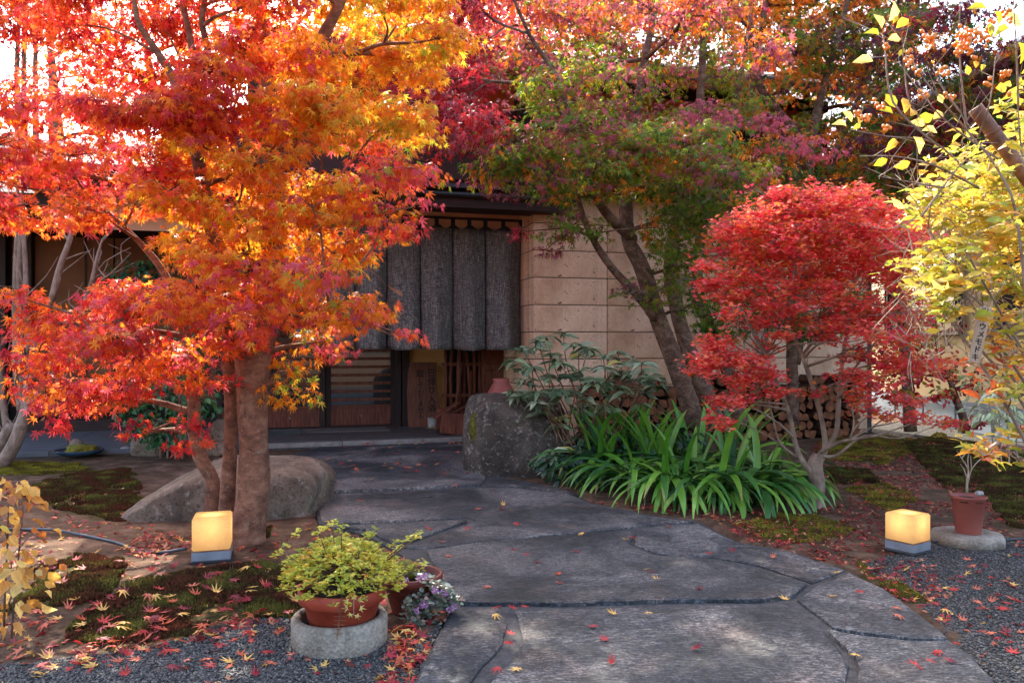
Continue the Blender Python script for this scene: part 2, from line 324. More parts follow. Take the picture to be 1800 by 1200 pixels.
# ------------------------------------------------------------------ ground
PATH_PX = [(560, 786), (830, 780), (838, 832), (900, 842), (1000, 862), (1040, 885), (1150, 908), (1230, 918), (1300, 955), (1400, 975), (1490, 1005),
           (1560, 1040), (1620, 1085), (1675, 1135), (1722, 1170), (1790, 1260), (1880, 1420), (640, 1420), (725, 1200), (772, 1110), (790, 1078), (770, 1040), (742, 1000),
           (700, 972), (640, 940), (560, 922), (545, 870), (470, 812)]
PATH = [G2(*p) for p in PATH_PX]
def px_of(x, y, z=0.0): return 900 + F * x / y, HY + (CAM_H - z) * F / y
GRAV_L = [G2(*p) for p in [(-500, 1180), (0, 1172), (240, 1142), (430, 1096), (520, 1062), (640, 1100), (705, 1150), (760, 1112), (792, 1085), (770, 1150), (735, 1220), (640, 1420), (-900, 1420)]]
GRAV_R = [G2(*p) for p in [(1645, 945), (1760, 948), (2300, 930), (2600, 1420), (1880, 1420), (1740, 1190), (1680, 1130), (1640, 1075), (1570, 1030), (1520, 990), (1590, 965)]]
GRAV_F = [G2(*p) for p in [(1480, 752), (1560, 742), (1800, 742), (1900, 800), (1780, 806), (1650, 800), (1560, 776)]]
MOSS = {'front': [(118, 1128), (150, 1080), (220, 1035), (330, 1005), (470, 992), (545, 1010), (560, 1060), (520, 1095), (430, 1082), (330, 1118), (230, 1130)],
        'mid': [(-60, 1080), (40, 1060), (62, 1000), (130, 975), (205, 985), (215, 1030), (140, 1062)],
        'upper': [(40, 872), (120, 826), (225, 826), (245, 850), (240, 875), (310, 893), (322, 908), (220, 916), (110, 900)],
        'right': [(1590, 780), (1650, 762), (1760, 790), (1950, 850), (1950, 940), (1770, 925), (1740, 880), (1680, 870), (1640, 840)],
        'right_small': [(1450, 820), (1530, 826), (1545, 850), (1470, 852)], 'base': [(436, 948), (470, 922), (478, 940), (455, 955)]}
MOSS = {k: [G2(*p) for p in v] for k, v in MOSS.items()}
LIME = [[G2(*p) for p in q] for q in ([(1290, 920), (1370, 900), (1480, 918), (1500, 940), (1420, 955), (1330, 945)], [(1440, 770), (1560, 764), (1640, 780), (1560, 815), (1440, 806)],
        [(-40, 812), (140, 812), (150, 826), (60, 836), (-60, 836)], [(1500, 985), (1560, 1010), (1640, 1060), (1600, 1062), (1520, 1012)], [(1490, 860), (1560, 850), (1620, 880), (1560, 900)])]
def gz(x, y):
    n = noise.noise(Vector((x * 1.1, y * 1.1, 3.1))) * 0.03 + noise.noise(Vector((x * 4, y * 4, 9))) * 0.010
    return n
def on_path(x, y): return bool(inpoly([x], [y], PATH)[0])
def gzz(x, y): return gz(x, y)
gx = np.concatenate([[-300, -120, -50, -25, -15, -10], np.arange(-7, 7.01, 0.07), [10, 15, 25, 50, 120, 300]])
gy = np.concatenate([[-60, -20, -5, 0, 1.5], np.arange(2.6, 14.01, 0.07), [15, 18, 24, 40, 80, 160, 400]])
GX, GY = np.meshgrid(gx, gy); pin = inpoly(GX.ravel(), GY.ravel(), PATH).reshape(GX.shape)
# keep a soft shoulder where soil meets paving
m0 = pin.astype(float); m1 = m0.copy()
for _ in range(1):
    m1[1:-1, 1:-1] = np.minimum(m1[1:-1, 1:-1], (m1[:-2, 1:-1] + m1[2:, 1:-1] + m1[1:-1, :-2] + m1[1:-1, 2:]) / 4)
GZ = np.array([[gz(x, y) if (abs(x) < 8 and 2 < y < 15) else 0.0 for x in gx] for y in gy]); GZ = GZ * (1 - m0) - 0.06 * m1 - 0.02 * m0
GZ[GY > 9.9] = np.minimum(GZ[GY > 9.9], -0.02 + 0 * GZ[GY > 9.9]); fr = (GX > 1.0) | (GX < -7.5); GZ[(GY > 9.9) & fr] = 0.0
gc = np.zeros((GX.size, 3)); fx, fy = GX.ravel(), GY.ravel(); jx, jy = fx + rng.normal(0, .03, fx.size), fy + rng.normal(0, .05, fx.size)
for q in (GRAV_L, GRAV_R, GRAV_F): gc[inpoly(jx, jy, q), 0] = 1
for q in list(MOSS.values()) + LIME: gc[inpoly(jx, jy, q), 1] = 1
nx, ny = len(gx), len(gy); ii = (np.arange(ny - 1)[:, None] * nx + np.arange(nx - 1)[None, :]).ravel()
gme = np_mesh('ground', np.stack([fx, fy, GZ.ravel()], 1), np.stack([ii, ii + 1, ii + 1 + nx, ii + nx], 1).ravel(), 4, M_GROUND, gc, True)
ground = put('ground', gme); ground['kind'] = 'structure'

# ------------------------------------------------------------------ flagstone path
def jag(poly, amp, step=0.05, seed=0):
    out = []
    for i, a in enumerate(poly):
        a = Vector((*a, 0)); b = Vector((*poly[(i + 1) % len(poly)], 0)); n = max(1, int((b - a).length / step))
        for k in range(n):
            p = a.lerp(b, k / n); q = Vector((p.x * 5, p.y * 5, seed * 7.3)); out.append((p.x + amp * noise.noise(q) + amp * .5 * noise.noise(q * 4), p.y + amp * noise.noise(q + Vector((9, 9, 9)))))
    return out
def slab_mesh(name, poly, z0, z1, mat, amp=0.02, cham=0.012, seed=0, c=(0, 0)):
    poly = jag(poly, amp, 0.045, seed); bm = bmesh.new(); cx = sum(p[0] for p in poly) / len(poly); cy = sum(p[1] for p in poly) / len(poly); n = len(poly)
    def inset(k, dz):
        r = []
        for i, p in enumerate(poly):
            a = Vector(poly[i - 2]); b = Vector(poly[(i + 2) % n]); t = (b - a).normalized(); nn = Vector((-t.y, t.x)) * k
            r.append(bm.verts.new((p[0] + nn.x - c[0], p[1] + nn.y - c[1], z1 + dz + 0.003 * noise.noise(Vector((p[0] * 6, p[1] * 6, seed))))))
        return r
    ar = sum(poly[i - 1][0] * poly[i][1] - poly[i][0] * poly[i - 1][1] for i in range(n)); sg = 1 if ar > 0 else -1
    low = [bm.verts.new((p[0] - c[0], p[1] - c[1], z0)) for p in poly]; r0 = inset(sg * .004, -cham); r1 = inset(sg * .022, -.001)
    rings = [low, r0, r1]
    for a, b in zip(rings, rings[1:]):
        for i in range(n): bm.faces.new((a[i], a[(i + 1) % n], b[(i + 1) % n], b[i]))
    f = bm.faces.new(r1); bmesh.ops.triangulate(bm, faces=[f]); bmesh.ops.recalc_face_normals(bm, faces=bm.faces)
    me = bpy.data.meshes.new(name); bm.to_mesh(me); bm.free(); me.materials.append(mat); return me
mo = slab_mesh('path', [(p[0] * 1, p[1]) for p in PATH], -0.09, 0.014, M_MORTAR, 0.015, 0.01, 3)
path = put('path', mo); path['kind'] = 'structure'
SLABS = [
    [(905, 1082), (1040, 1078), (1200, 1072), (1372, 1070), (1400, 1086), (1440, 1110), (1478, 1150), (1494, 1176), (1486, 1210), (1470, 1300), (1440, 1420), (760, 1420), (800, 1300), (850, 1220), (902, 1165), (918, 1130)],
    [(792, 1082), (878, 1079), (892, 1105), (884, 1142), (850, 1178), (805, 1240), (740, 1330), (700, 1420), (648, 1420), (735, 1202), (776, 1112)],
    [(748, 975), (800, 967), (900, 957), (1000, 948), (1100, 938), (1112, 945), (1108, 965), (1150, 985), (1250, 990), (1330, 1005), (1420, 1035), (1395, 1056), (1340, 1064), (1200, 1064), (1000, 1070), (812, 1069), (800, 1056), (780, 1030), (764, 1000)],
    [(1118, 936), (1165, 928), (1230, 926), (1295, 958), (1400, 978), (1486, 1008), (1428, 1032), (1335, 1000), (1255, 985), (1155, 980), (1115, 962)],
    [(1400, 1062), (1432, 1040), (1492, 1014), (1556, 1044), (1616, 1088), (1668, 1132), (1600, 1132), (1520, 1122), (1462, 1112), (1430, 1085)],
    [(1452, 1118), (1520, 1129), (1600, 1139), (1672, 1139), (1716, 1172), (1782, 1262), (1868, 1420), (1462, 1420), (1490, 1300), (1510, 1190), (1500, 1165)],
    [(552, 874), (640, 871), (760, 866), (842, 862), (900, 862), (1000, 872), (1040, 890), (1140, 912), (1220, 922), (1160, 925), (1090, 934), (980, 945), (860, 957), (745, 970), (705, 968), (730, 962), (790, 938), (838, 920), (820, 914), (700, 921), (600, 925), (566, 920)],
    [(570, 930), (650, 928), (760, 922), (822, 921), (784, 935), (722, 958), (694, 963), (640, 936)],
    [(480, 812), (560, 792), (700, 788), (828, 784), (834, 832), (856, 842), (845, 857), (760, 862), (640, 867), (552, 870)],
    [(862, 844), (905, 846), (996, 864), (1020, 878), (990, 868), (900, 858), (850, 858)],
    [(896, 1112), (914, 1098), (912, 1130), (896, 1160), (852, 1206), (800, 1290), (770, 1330), (812, 1240), (860, 1180), (890, 1145)]]
for i, q in enumerate(SLABS):
    w = [G2(*p) for p in q]; c = (sum(a[0] for a in w) / len(w), sum(a[1] for a in w) / len(w)); top = 0.022 if i == 10 else 0.03 + 0.006 * ((i * 7) % 3)
    if i == 10: top = 0.012
    put('flagstone', slab_mesh('flagstone', w, -0.03, top, M_FLAG, 0.009, 0.009, i, c), path, (c[0], c[1], 0))
def zp(x, y): return 0.033 if on_path(x, y) else gz(x, y)

# ------------------------------------------------------------------ the inn: local frame, u along the front, v into the building
BO = Vector((0.29, 10.8, 0.0)); BA = R(16); BU = Vector((math.cos(BA), math.sin(BA), 0)); BN = Vector((-math.sin(BA), math.cos(BA), 0))
def L(px, py, v=0.0):
    d = Vector(((px - 900) / F, 1, (HY - py) / F)); o = Vector((0, 0, CAM_H)) - BO; t = (v - o.dot(BN)) / d.dot(BN); p = o + d * t
    return (p.dot(BU), v, p.z)
def LU(px, v=0.0): return L(px, HY, v)[0]
inn = thing('inn_building', 'dark timbered inn with pinkish pitted stone wall and entrance behind the maples', 'building', BO, BA)
def part(mb, name, mat, parent=None, smooth=False): return mb.build(name, mat, parent or inn, smooth, world=False)
# stone wall of sawn tuff blocks, stack bond
core = MB().box2((0.012, 0.02, -0.1), (5.5, 0.30, 3.46)); core.box2((0.012, 0.30, -0.1), (0.30, 1.6, 3.46)); wall = part(core, 'stone_wall', M_MORTAR)
ch = 0.371; zt = 1.4 + (600 - 439) / F * 10.8; z0 = zt - 6 * ch - 0.2
widths = [1.075] * 5; blk = {}
def block(u, v, z, w, h, d, bev=0.008):
    k = (round(w, 3), round(h, 3), round(d, 3))
    if k not in blk: blk[k] = MB().box((0, 0, 0), (w, d, h), None, bev).mesh('stone_block', M_OYA)
    put('stone_block', blk[k], wall, (u, v, z))
for r in range(-1, 9):
    za = zt - 7 * ch + r * ch; zb = min(za + ch, 3.46)
    if zb - za < .05: continue
    for k in range(5):
        block(1.083 * (k + .5) - .003, 0.11 + rnd.uniform(-.003, .003), (za + zb) / 2, 1.073, zb - za - 0.010, 0.22)
    block(0.11, 0.24 + .35, (za + zb) / 2, 0.22, zb - za - 0.010, 0.68)
    block(0.11, 0.24 + 1.06, (za + zb) / 2, 0.22, zb - za - 0.010, 0.68)
# upper storey and roofs
part(MB().box2((-3.3, 1.0, 3.45), (5.3, 6.5, 5.35)), 'upper_wall', M_ORANGE)
part(MB().box2((-7.3, .28, 3.46), (5.7, 1.02, 3.56)), 'soffit', M_DKWOOD)
for (u0, u1, za, zb, v) in ((-4.6, 0.75, 3.44, 3.94, -0.42), (-3.4, 5.4, 4.55, 4.78, 0.93), (-3.4, 5.4, 5.18, 5.36, 0.9)):
    part(MB().box2((u0, v, za), (u1, v + .14, zb), .01), 'beam', M_DKWOOD)
for u in (-3.25, -1.6, 0.1, 1.9, 3.6, 5.2): part(MB().box2((u - .08, .91, 3.56), (u + .08, 1.02, 5.2), .008), 'timber_post', M_DKWOODV)
def roof_slab(u0, u1, va, za, vb, zb, th=.14):
    m = MB(); m.add([(u0, va, za), (u1, va, za), (u1, vb, zb), (u0, vb, zb), (u0, va, za - th), (u1, va, za - th), (u1, vb, zb - th), (u0, vb, zb - th)],
                    [(0, 1, 2, 3), (7, 6, 5, 4), (0, 4, 5, 1), (1, 5, 6, 2), (2, 6, 7, 3), (3, 7, 4, 0)]); return m
rf = part(roof_slab(-3.9, 5.9, -.1, 5.25, 3.75, 6.75), 'roof', M_ROOF); part(roof_slab(-3.9, 5.9, 7.6, 5.25, 3.76, 6.75), 'roof', M_ROOF)
for k in range(48): part(MB().tube([(-3.85 + k * .205, -.1, 5.275), (-3.85 + k * .205, 3.73, 6.765)], .035, 6), 'roof_roll', M_ROOF, rf)
# lower eave over entrance and stone wall
part(roof_slab(-7.3, 0.62, -.40, 3.40, 1.0, 3.80, .05), 'canopy_roof', M_ROOF)
part(MB().box2((-6.0, -.30, 3.12), (0.42, .14, 3.15)).box2((-6.0, -.30, 3.15), (0.44, -.24, 3.235)).box2((-6.0, -.345, 3.235), (0.46, -.27, 3.27)).box2((-6, -.30, 3.27), (.42, .14, 3.31)), 'canopy_board', M_DKWOOD)
part(MB().tube([(-6.0, -.36, 3.275), (.5, -.36, 3.275)], .035, 10), 'gutter', M_BLACK)
part(MB().box2((-6.0, .14, 3.13), (-.01, .22, 3.46)), 'lintel', M_DKWOOD); part(MB().box2((-6.0, .64, 2.8), (-.01, .68, 3.44)), 'transom_wall', M_PALEPLASTER)
part(roof_slab(.64, 5.9, -.55, 3.46, 1.0, 3.85, .06), 'canopy_roof', M_ROOF)
part(MB().tube([(.6, -.6, 3.44), (5.9, -.6, 3.44)], .05, 10), 'gutter', M_BLACK)
# entrance recess: door, ochre wall, posts
V_D = 2.4
dl = lambda px: LU(px, V_D)
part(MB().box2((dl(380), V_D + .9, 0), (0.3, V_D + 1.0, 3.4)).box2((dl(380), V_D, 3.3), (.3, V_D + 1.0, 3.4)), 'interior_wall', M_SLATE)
part(MB().box2((dl(717), V_D - .02, 0), (dl(782), V_D + .10, 3.3)), 'ochre_wall', M_OCHRE)
part(MB().box2((dl(777), V_D - .015, 0), (0.28, V_D + .1, 3.3)), 'recess_wall', M_SLATE)
for a, b in ((695, 704), (706, 718)): part(MB().box2((dl(a), V_D - .10, 0), (dl(b), V_D + .08, 3.3), .006), 'timber_post', M_DKWOODV)
part(MB().box2((dl(380), V_D - .06, 0.02), (dl(697), V_D + .08, 0.09), .006), 'door_sill', M_DKWOOD)
def door(pa, pb, v):
    a, b = dl(pa), dl(pb); w = b - a; e = bpy.data.objects.new('sliding_door', None); COL.objects.link(e); e.parent = inn; e.location = (a, v, .09)
    def sp(m, n, mat): return m.build(n, mat, e, world=False)
    for x in (0, w - .085): sp(MB().box2((x, -.02, 0), (x + .085, .02, 2.3), .004), 'stile', M_REDWOOD if False else M_DKWOODV)
    sp(MB().box2((.087, -.012, 0.0), (w - .087, .012, .27), .004), 'kick_panel', M_REDWOOD)
    sp(MB().box2((.087, -.017, .272), (w - .087, .017, .315), .004), 'bottom_rail', M_REDWOOD)
    sp(MB().box2((.087, .004, .317), (w - .087, .010, 2.28)), 'glass_pane', M_GLASS)
    m = MB().box((0, 0, 0), (w - .176, .022, .045), None, .003).mesh('slat', M_REDWOOD)
    for k in range(15): put('slat', m, e, (w / 2, -.012, .40 + k * .128))
    sp(MB().lathe([(.012, 0), (.012, .03)], (w / 2, -.03, .13), 8), 'door_pull', M_KERB)
    return e
door(572, 696, V_D); door(446, 571, V_D - .07); door(380, 445, V_D)
# left wing: brown panels between dark posts, dark plinth
V_L = 3.3; ll = lambda px: LU(px, V_L)
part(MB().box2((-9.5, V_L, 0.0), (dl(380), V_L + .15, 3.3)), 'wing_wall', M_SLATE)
for a, b in ((22, 40), (62, 200), (203, 345), (348, 420)):
    part(MB().box2((ll(a), V_L - .03, .42), (ll(b), V_L - .003, 3.0), .004), 'plaster_panel', M_PLASTER)
for a, b in ((-20, 16), (41, 61), (421, 440)): part(MB().box2((ll(a), V_L - .16, 0), (ll(b), V_L - .02, 3.3), .008), 'timber_post', M_DKWOODV)
part(MB().box2((-9.5, V_L - .30, 0), (ll(440), V_L - .035, .22), .01), 'plinth', M_DKWOOD)
part(MB().box2((ll(150), V_L - .05, .42), (ll(153), V_L - .028, 3.0)).box2((ll(300), V_L - .05, .42), (ll(303), V_L - .028, 3.0)), 'panel_batten', M_DKWOODV)
part(roof_slab(-9.8, -3.2, .9, 3.25, 4.6, 4.75), 'roof', M_ROOF); part(roof_slab(-9.8, -3.2, 8.3, 3.25, 4.61, 4.75), 'roof', M_ROOF)
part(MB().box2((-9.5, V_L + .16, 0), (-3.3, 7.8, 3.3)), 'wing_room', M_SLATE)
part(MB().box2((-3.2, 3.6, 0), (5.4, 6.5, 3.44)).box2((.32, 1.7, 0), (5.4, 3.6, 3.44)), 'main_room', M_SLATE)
# entrance floor
fl = MB().box2((-9.6, .56, -.2), (0.0, 3.6, 0.03)); floor = bpy.data.objects.new('courtyard_floor', None)
floor = fl.build('courtyard_floor', M_MORTAR, None, world=True); floor.location = BO; floor.rotation_euler = (0, 0, BA); floor['kind'] = 'structure'
tile = {}
us = [-9.6, -8.4, -7.2, -6.0, -4.8, -3.6, -2.5, -1.4, -.3, 0.0]
for i in range(len(us) - 1):
    for (va, vb) in ((.72, 2.12), (2.12, 3.3)):
        if us[i] > -4 and va > 2: vb = 2.32
        w, d = us[i + 1] - us[i], vb - va
        k = (round(w, 2), round(d, 2), us[i] < -3.7); m = M_CONC if us[i] < -3.7 else M_PAVE
        if k not in tile: tile[k] = MB().box((0, 0, 0), (w - .008, d - .008, .03), None, .002).mesh('paving_slab', m)
        put('paving_slab', tile[k], floor, (us[i] + w / 2, (va + vb) / 2, .036))
for i in range(len(us) - 1):
    put('edge_stone', MB().box((0, 0, 0), (us[i + 1] - us[i] - .006, .13, .06), None, .005).mesh('edge_stone', M_KERB if us[i] > -4 else M_CONC), floor, ((us[i] + us[i + 1]) / 2, .62, .032))
mt = MB(); a = L(470, 765, 0); mt.box((0, 0, 0), (1.75, .50, .012), None, .003)
mo_ = mt.alone('door_mat', M_MAT, 'grey grit door mat lying before the slatted sliding doors', 'mat', loc=(0, 0, 0)); mo_.location = BO + BU * (dl(560) + .15) + BN * (V_D - .38) + Vector((0, 0, .059)); mo_.rotation_euler = (0, 0, BA)

# ------------------------------------------------------------------ curtain over the entrance
V_C = .55
cur = thing('shop_curtain', 'dark indigo linen noren curtain hanging across the inn entrance', 'curtain', BO + BN * V_C, BA)
seams = [LU(p, V_C) for p in (520, 572, 624, 680, 739, 796, 853, 915)]
ztop, zbot = L(800, 400, V_C)[2], L(800, 611, V_C)[2]
def cloth_v(u, t, k):      # depth of the cloth: billow and folds grow downwards
    a, b = seams[k], seams[k + 1]; s = (u - a) / (b - a)
    return (-.15 * math.sin(math.pi * s) * (0.45 + t) + .035 * math.sin(u * 21 + k * 1.7) * (.3 + .7 * t) * math.sin(math.pi * s) + .02 * math.sin(u * 7 + t * 2) + .012 * math.sin(t * 5 + k * 2))
for k in range(7):
    m = MB(); nu, nv = 18, 26; a, b = seams[k], seams[k + 1]; vs = []
    for j in range(nv + 1):
        t = j / nv
        for i in range(nu + 1):
            s = i / nu; u = a + (b - a) * (s * (.988 - .012 * t) + .006 * (1 + t)); z = ztop + (zbot - ztop) * t
            if j == nv: z += -.014 * math.sin(math.pi * s) + .006 * math.sin(k * 3 + s * 5)
            vs.append((u, cloth_v(u, t, k), z - .004 * k))
    fs = [(j * (nu + 1) + i, j * (nu + 1) + i + 1, (j + 1) * (nu + 1) + i + 1, (j + 1) * (nu + 1) + i) for j in range(nv) for i in range(nu)]
    m.add(vs, fs); p = part(m, 'cloth_panel', M_CLOTH, cur, True); md = p.modifiers.new('thickness', 'SOLIDIFY'); md.thickness = .004
    hm = MB(); hm.tube([(b - .004, cloth_v(b - .004, t / 20, k) - .004, ztop + (zbot - ztop) * t / 20) for t in range(21)], .008, 5); part(hm, 'seam', M_HEM, p)
    # scalloped heading with two loops
    h = MB(); n = 24; hv = []
    for i in range(n + 1):
        s = i / n; u = a + (b - a) * s; q = (s * 2) % 1.0; up = 1.0 if (q < .13 or q > .87) else 0.0
        sc = .0 if up else -.05 * math.sin(math.pi * (q - .13) / .74)
        hv += [(u, cloth_v(u, 0, k) - .003, ztop - .06), (u, cloth_v(u, 0, k) - .003, ztop + .03 + sc + up * .0)]
    h.add(hv, [(2 * i, 2 * i + 2, 2 * i + 3, 2 * i + 1) for i in range(n)])
    for q in (0.0, .5, 1.0) if k == 6 else (0.0, .5):
        u = a + (b - a) * q; h.box((u, -.01, ztop + .075), (.055, .02, .13))
    part(h, 'heading_loop', M_HEM, cur)
part(MB().tube([(seams[0] - .2, 0, ztop + .13), (seams[7] + .06, 0, ztop + .13)], .018, 8), 'curtain_rod', M_DKWOODV, cur)
def stroke(pts, w, k):
    m = MB(); vs = []
    for i, (px, py) in enumerate(pts):
        u, _, z = L(px, py, V_C); t = (z - ztop) / (zbot - ztop); kk = min(6, max(0, sum(1 for q in seams[1:] if q < u))); 
        a = Vector(pts[min(i + 1, len(pts) - 1)]) - Vector(pts[max(0, i - 1)]); a.normalize(); s = w[i] * 12 / F
        nu_, nz_ = -(-a.y) * s, a.x * s
        for sg in (-1, 1):
            uu = u + sg * nu_ * -1; zz = z + sg * nz_; kk2 = min(6, max(0, sum(1 for q in seams[1:] if q < uu)))
            vs.append((uu, cloth_v(uu, (zz - ztop) / (zbot - ztop), kk2) - .012, zz))
    m.add(vs, [(2 * i, 2 * i + 2, 2 * i + 3, 2 * i + 1) for i in range(len(pts) - 1)]); part(m, 'dyed_mark', M_TAN, cur, True)
stroke([(640, 470), (655, 482), (668, 492), (677, 500)], [1.5, 4, 5, 6], 2); stroke([(683, 505), (690, 510), (698, 515), (705, 517)], [4, 5, 6, 4], 3); stroke([(683, 560), (690, 562), (697, 564)], [4, 3, 1.5], 3)
stroke([(645, 528), (655, 540), (660, 556), (662, 570)], [2, 4, 4, 2], 2)

# ------------------------------------------------------------------ house on the right
hs = thing('neighbour_house', 'beige rendered house with grey foundation and white eave gutter behind yellow bush', 'house', (7.2, 9.6, 0))
MB().box2((7.2, 9.6, .45), (14, 19, 4.9)).build('house_wall', M_BEIGE, hs); MB().box2((7.17, 9.57, -.1), (14, 19, .45)).build('foundation', M_FOUND, hs)
for k in range(6): MB().box2((7.06, 9.7 + k * 1.0, 0), (7.165, 10.66 + k * 1.0, .38), .01).build('foundation_block', M_FOUND, hs)
m = MB(); m.add([(5.85, 8.6, 4.9), (5.85, 19.5, 4.9), (10.5, 19.5, 7.0), (10.5, 8.6, 7.0), (5.85, 8.6, 4.76), (5.85, 19.5, 4.76), (10.5, 19.5, 6.86), (10.5, 8.6, 6.86)], [(0, 3, 2, 1), (4, 5, 6, 7), (0, 1, 5, 4), (0, 4, 7, 3), (1, 2, 6, 5), (2, 3, 7, 6)]); m.build('roof', M_ROOF, hs)
m = MB(); m.add([(15.2, 8.6, 4.9), (15.2, 19.5, 4.9), (10.51, 19.5, 7.0), (10.51, 8.6, 7.0), (15.2, 8.6, 4.76), (15.2, 19.5, 4.76), (10.51, 19.5, 6.86), (10.51, 8.6, 6.86)], [(0, 1, 2, 3), (4, 7, 6, 5), (0, 4, 5, 1), (0, 3, 7, 4), (1, 5, 6, 2), (2, 6, 7, 3)]); m.build('roof', M_ROOF, hs)
g_ = [(7.2, 4.9), (14, 4.9), (14, 5.4), (10.5, 6.84), (7.2, 5.35)]; m = MB(); m.add([(a, 9.6, b) for a, b in g_] + [(a, 19, b) for a, b in g_], [(0, 1, 2, 3, 4), (9, 8, 7, 6, 5)] + [(i, i + 5, (i + 1) % 5 + 5, (i + 1) % 5) for i in range(5)]); m.build('gable', M_BEIGE, hs)
MB().tube([(5.78, 8.6, 4.80), (5.78, 19.5, 4.78)], .07, 10).build('gutter', M_WHITE, hs)
for k in range(3):
    y = 10.3 + k * 2.4; f_ = MB().box2((7.12, y, 1.5), (7.195, y + 1.5, 2.9), .01).build('window', M_BLACK, hs); MB().box2((7.10, y + .08, 1.58), (7.117, y + .72, 2.82)).box2((7.10, y + .78, 1.58), (7.117, y + 1.42, 2.82)).build('pane', M_GLASS, f_)
# ------------------------------------------------------------------ foliage machinery
def t_maple(lobes, shoulder=True):
    angs = {7: [-128, -80, -40, 0, 40, 80, 128], 5: [-100, -48, 0, 48, 100]}[lobes]; lens = {7: [.40, .72, .93, 1.0, .93, .72, .40], 5: [.5, .85, 1, .85, .5]}[lobes]
    V = [(0, 0, 0)]; pr = []
    for i, (a, l) in enumerate(zip(angs, lens)):
        a = R(a)
        def pt(r, da=0): x = math.sin(a + da) * r; y = math.cos(a + da) * r; return (x, y, -0.22 * r * r + .04 * abs(math.sin(6 * a)))
        if shoulder: pr += [pt(l * .58, -R(9)), pt(l), pt(l * .58, R(9))]
        else: pr += [pt(l)]
        if i < len(angs) - 1:
            b = R((angs[i] + angs[i + 1]) / 2); r = .30 if shoulder else .27; pr.append((math.sin(b) * r, math.cos(b) * r, 0.03))
    V += pr; n = len(pr); Fs = [(0, i + 1, i) for i in range(1, n)]
    return np.array(V), np.array(Fs)
def t_oval(w=.36, fold=.12, curl=.15):
    V = [(0, 0, 0), (-w * .75, .3, fold), (0, .33, 0), (w * .75, .3, fold), (-w * .9, .62, fold - curl * .3), (0, .66, -curl * .3), (w * .9, .62, fold - curl * .3), (0, 1, -curl)]
    Fs = [(0, 2, 1), (0, 3, 2), (1, 2, 5), (1, 5, 4), (2, 3, 6), (2, 6, 5), (4, 5, 7), (5, 6, 7)]
    return np.array(V, float), np.array(Fs)
def t_small(w=.3): return np.array([(0, 0, 0), (-w, .5, .08), (0, .5, -.02), (w, .5, .08), (0, 1, -.05)], float), np.array([(0, 2, 1), (0, 3, 2), (1, 2, 4), (2, 3, 4)])
T7, T7S, T5S, TOV, TSM = t_maple(7), t_maple(7, False), t_maple(5, False), t_oval(), t_small()
TLAN = t_oval(.17, .05, .22)
def unit(a): return a / np.maximum(np.linalg.norm(a, axis=1, keepdims=True), 1e-9)
class Fol:
    def __init__(s): s.p = []; s.t = []; s.n = []; s.z = []; s.c = []; s.k = []
    def add(s, p, t, n, z, c, k): s.p.append(p); s.t.append(t); s.n.append(n); s.z.append(z); s.c.append(c); s.k.append(k)
    def finish(s, root, tpl, pal, mat, nparts=300, leaf='leaf', mass='foliage', variants=3, dmax=None, tpl_near=None):
        p, t, n, z, c, k = [np.concatenate(a) for a in (s.p, s.t, s.n, s.z, s.c, s.k)]
        x = unit(np.cross(t, n)); t = unit(t); n = unit(np.cross(x, t))
        px = 900 + F * p[:, 0] / p[:, 1]; py = HY + F * (CAM_H - p[:, 2]) / p[:, 1]
        vis = (px > 2) & (px < 1798) & (py > 2) & (py < 1198)
        cell = (np.floor(px / 14).astype(int) * 4096 + np.floor(py / 14).astype(int)); order = np.lexsort((p[:, 1], cell)); first = np.zeros(len(p), bool)
        first[order[np.r_[True, cell[order][1:] != cell[order][:-1]]]] = True
        face = np.abs(n[:, 1]) * .8 + .2; score = (z / p[:, 1]) ** 2 * face * (0.2 + 0.8 * first); score[~vis] = -1
        pick = np.argsort(-score)[:nparts]; pick = pick[score[pick] > 0]; rest = np.ones(len(p), bool); rest[pick] = False
        org = Vector(xf(root).translation)
        TV, TF = tpl
        # single leaves
        TV2, TF2 = tpl_near or tpl; prot = {}
        for i in pick:
            key = (int(k[i]), rnd.randrange(variants))
            if key not in prot:
                sh = (0.8, 1.15, 0.95)[key[1] % 3]; V = TV2.copy(); V[:, 2] *= (.5, 2.2, 1.3)[key[1] % 3]; V[:, 0] *= (1, .78, .9)[key[1] % 3]
                prot[key] = np_mesh(leaf, V, TF2.ravel(), 3, mat, np.tile(np.clip(np.array(pal[key[0]]) * sh, 0, 1), (len(V), 1)))
            o = bpy.data.objects.new(leaf, prot[key]); COL.objects.link(o); o.parent = root
            M = Matrix(((x[i][0], t[i][0], n[i][0], 0), (x[i][1], t[i][1], n[i][1], 0), (x[i][2], t[i][2], n[i][2], 0), (0, 0, 0, 1)))
            q = M.to_quaternion(); o.rotation_euler = q.to_euler(); o.scale = (z[i],) * 3; o.location = Vector(p[i]) - org
        if rest.any():
            p, t, n, x, z, c = p[rest] - np.array(org), t[rest], n[rest], x[rest], z[rest], c[rest]
            cz = rng.uniform(-.4, 2.4, len(p))[:, None, None]; cx = rng.uniform(.68, 1.06, len(p))[:, None, None]
            V = p[:, None, :] + z[:, None, None] * (TV[None, :, 0:1] * x[:, None, :] * cx + TV[None, :, 1:2] * t[:, None, :] + TV[None, :, 2:3] * n[:, None, :] * cz)
            fi = (TF[None] + (np.arange(len(p)) * len(TV))[:, None, None]).ravel()
            o = put(mass, np_mesh(mass, V.reshape(-1, 3), fi, 3, mat, np.repeat(c, len(TV), 0)), root)
            o['kind'] = 'stuff'
def wchoice(pairs, n): w = np.array([a[1] for a in pairs], float); return np.array([a[0] for a in pairs])[rng.choice(len(pairs), n, p=w / w.sum())]
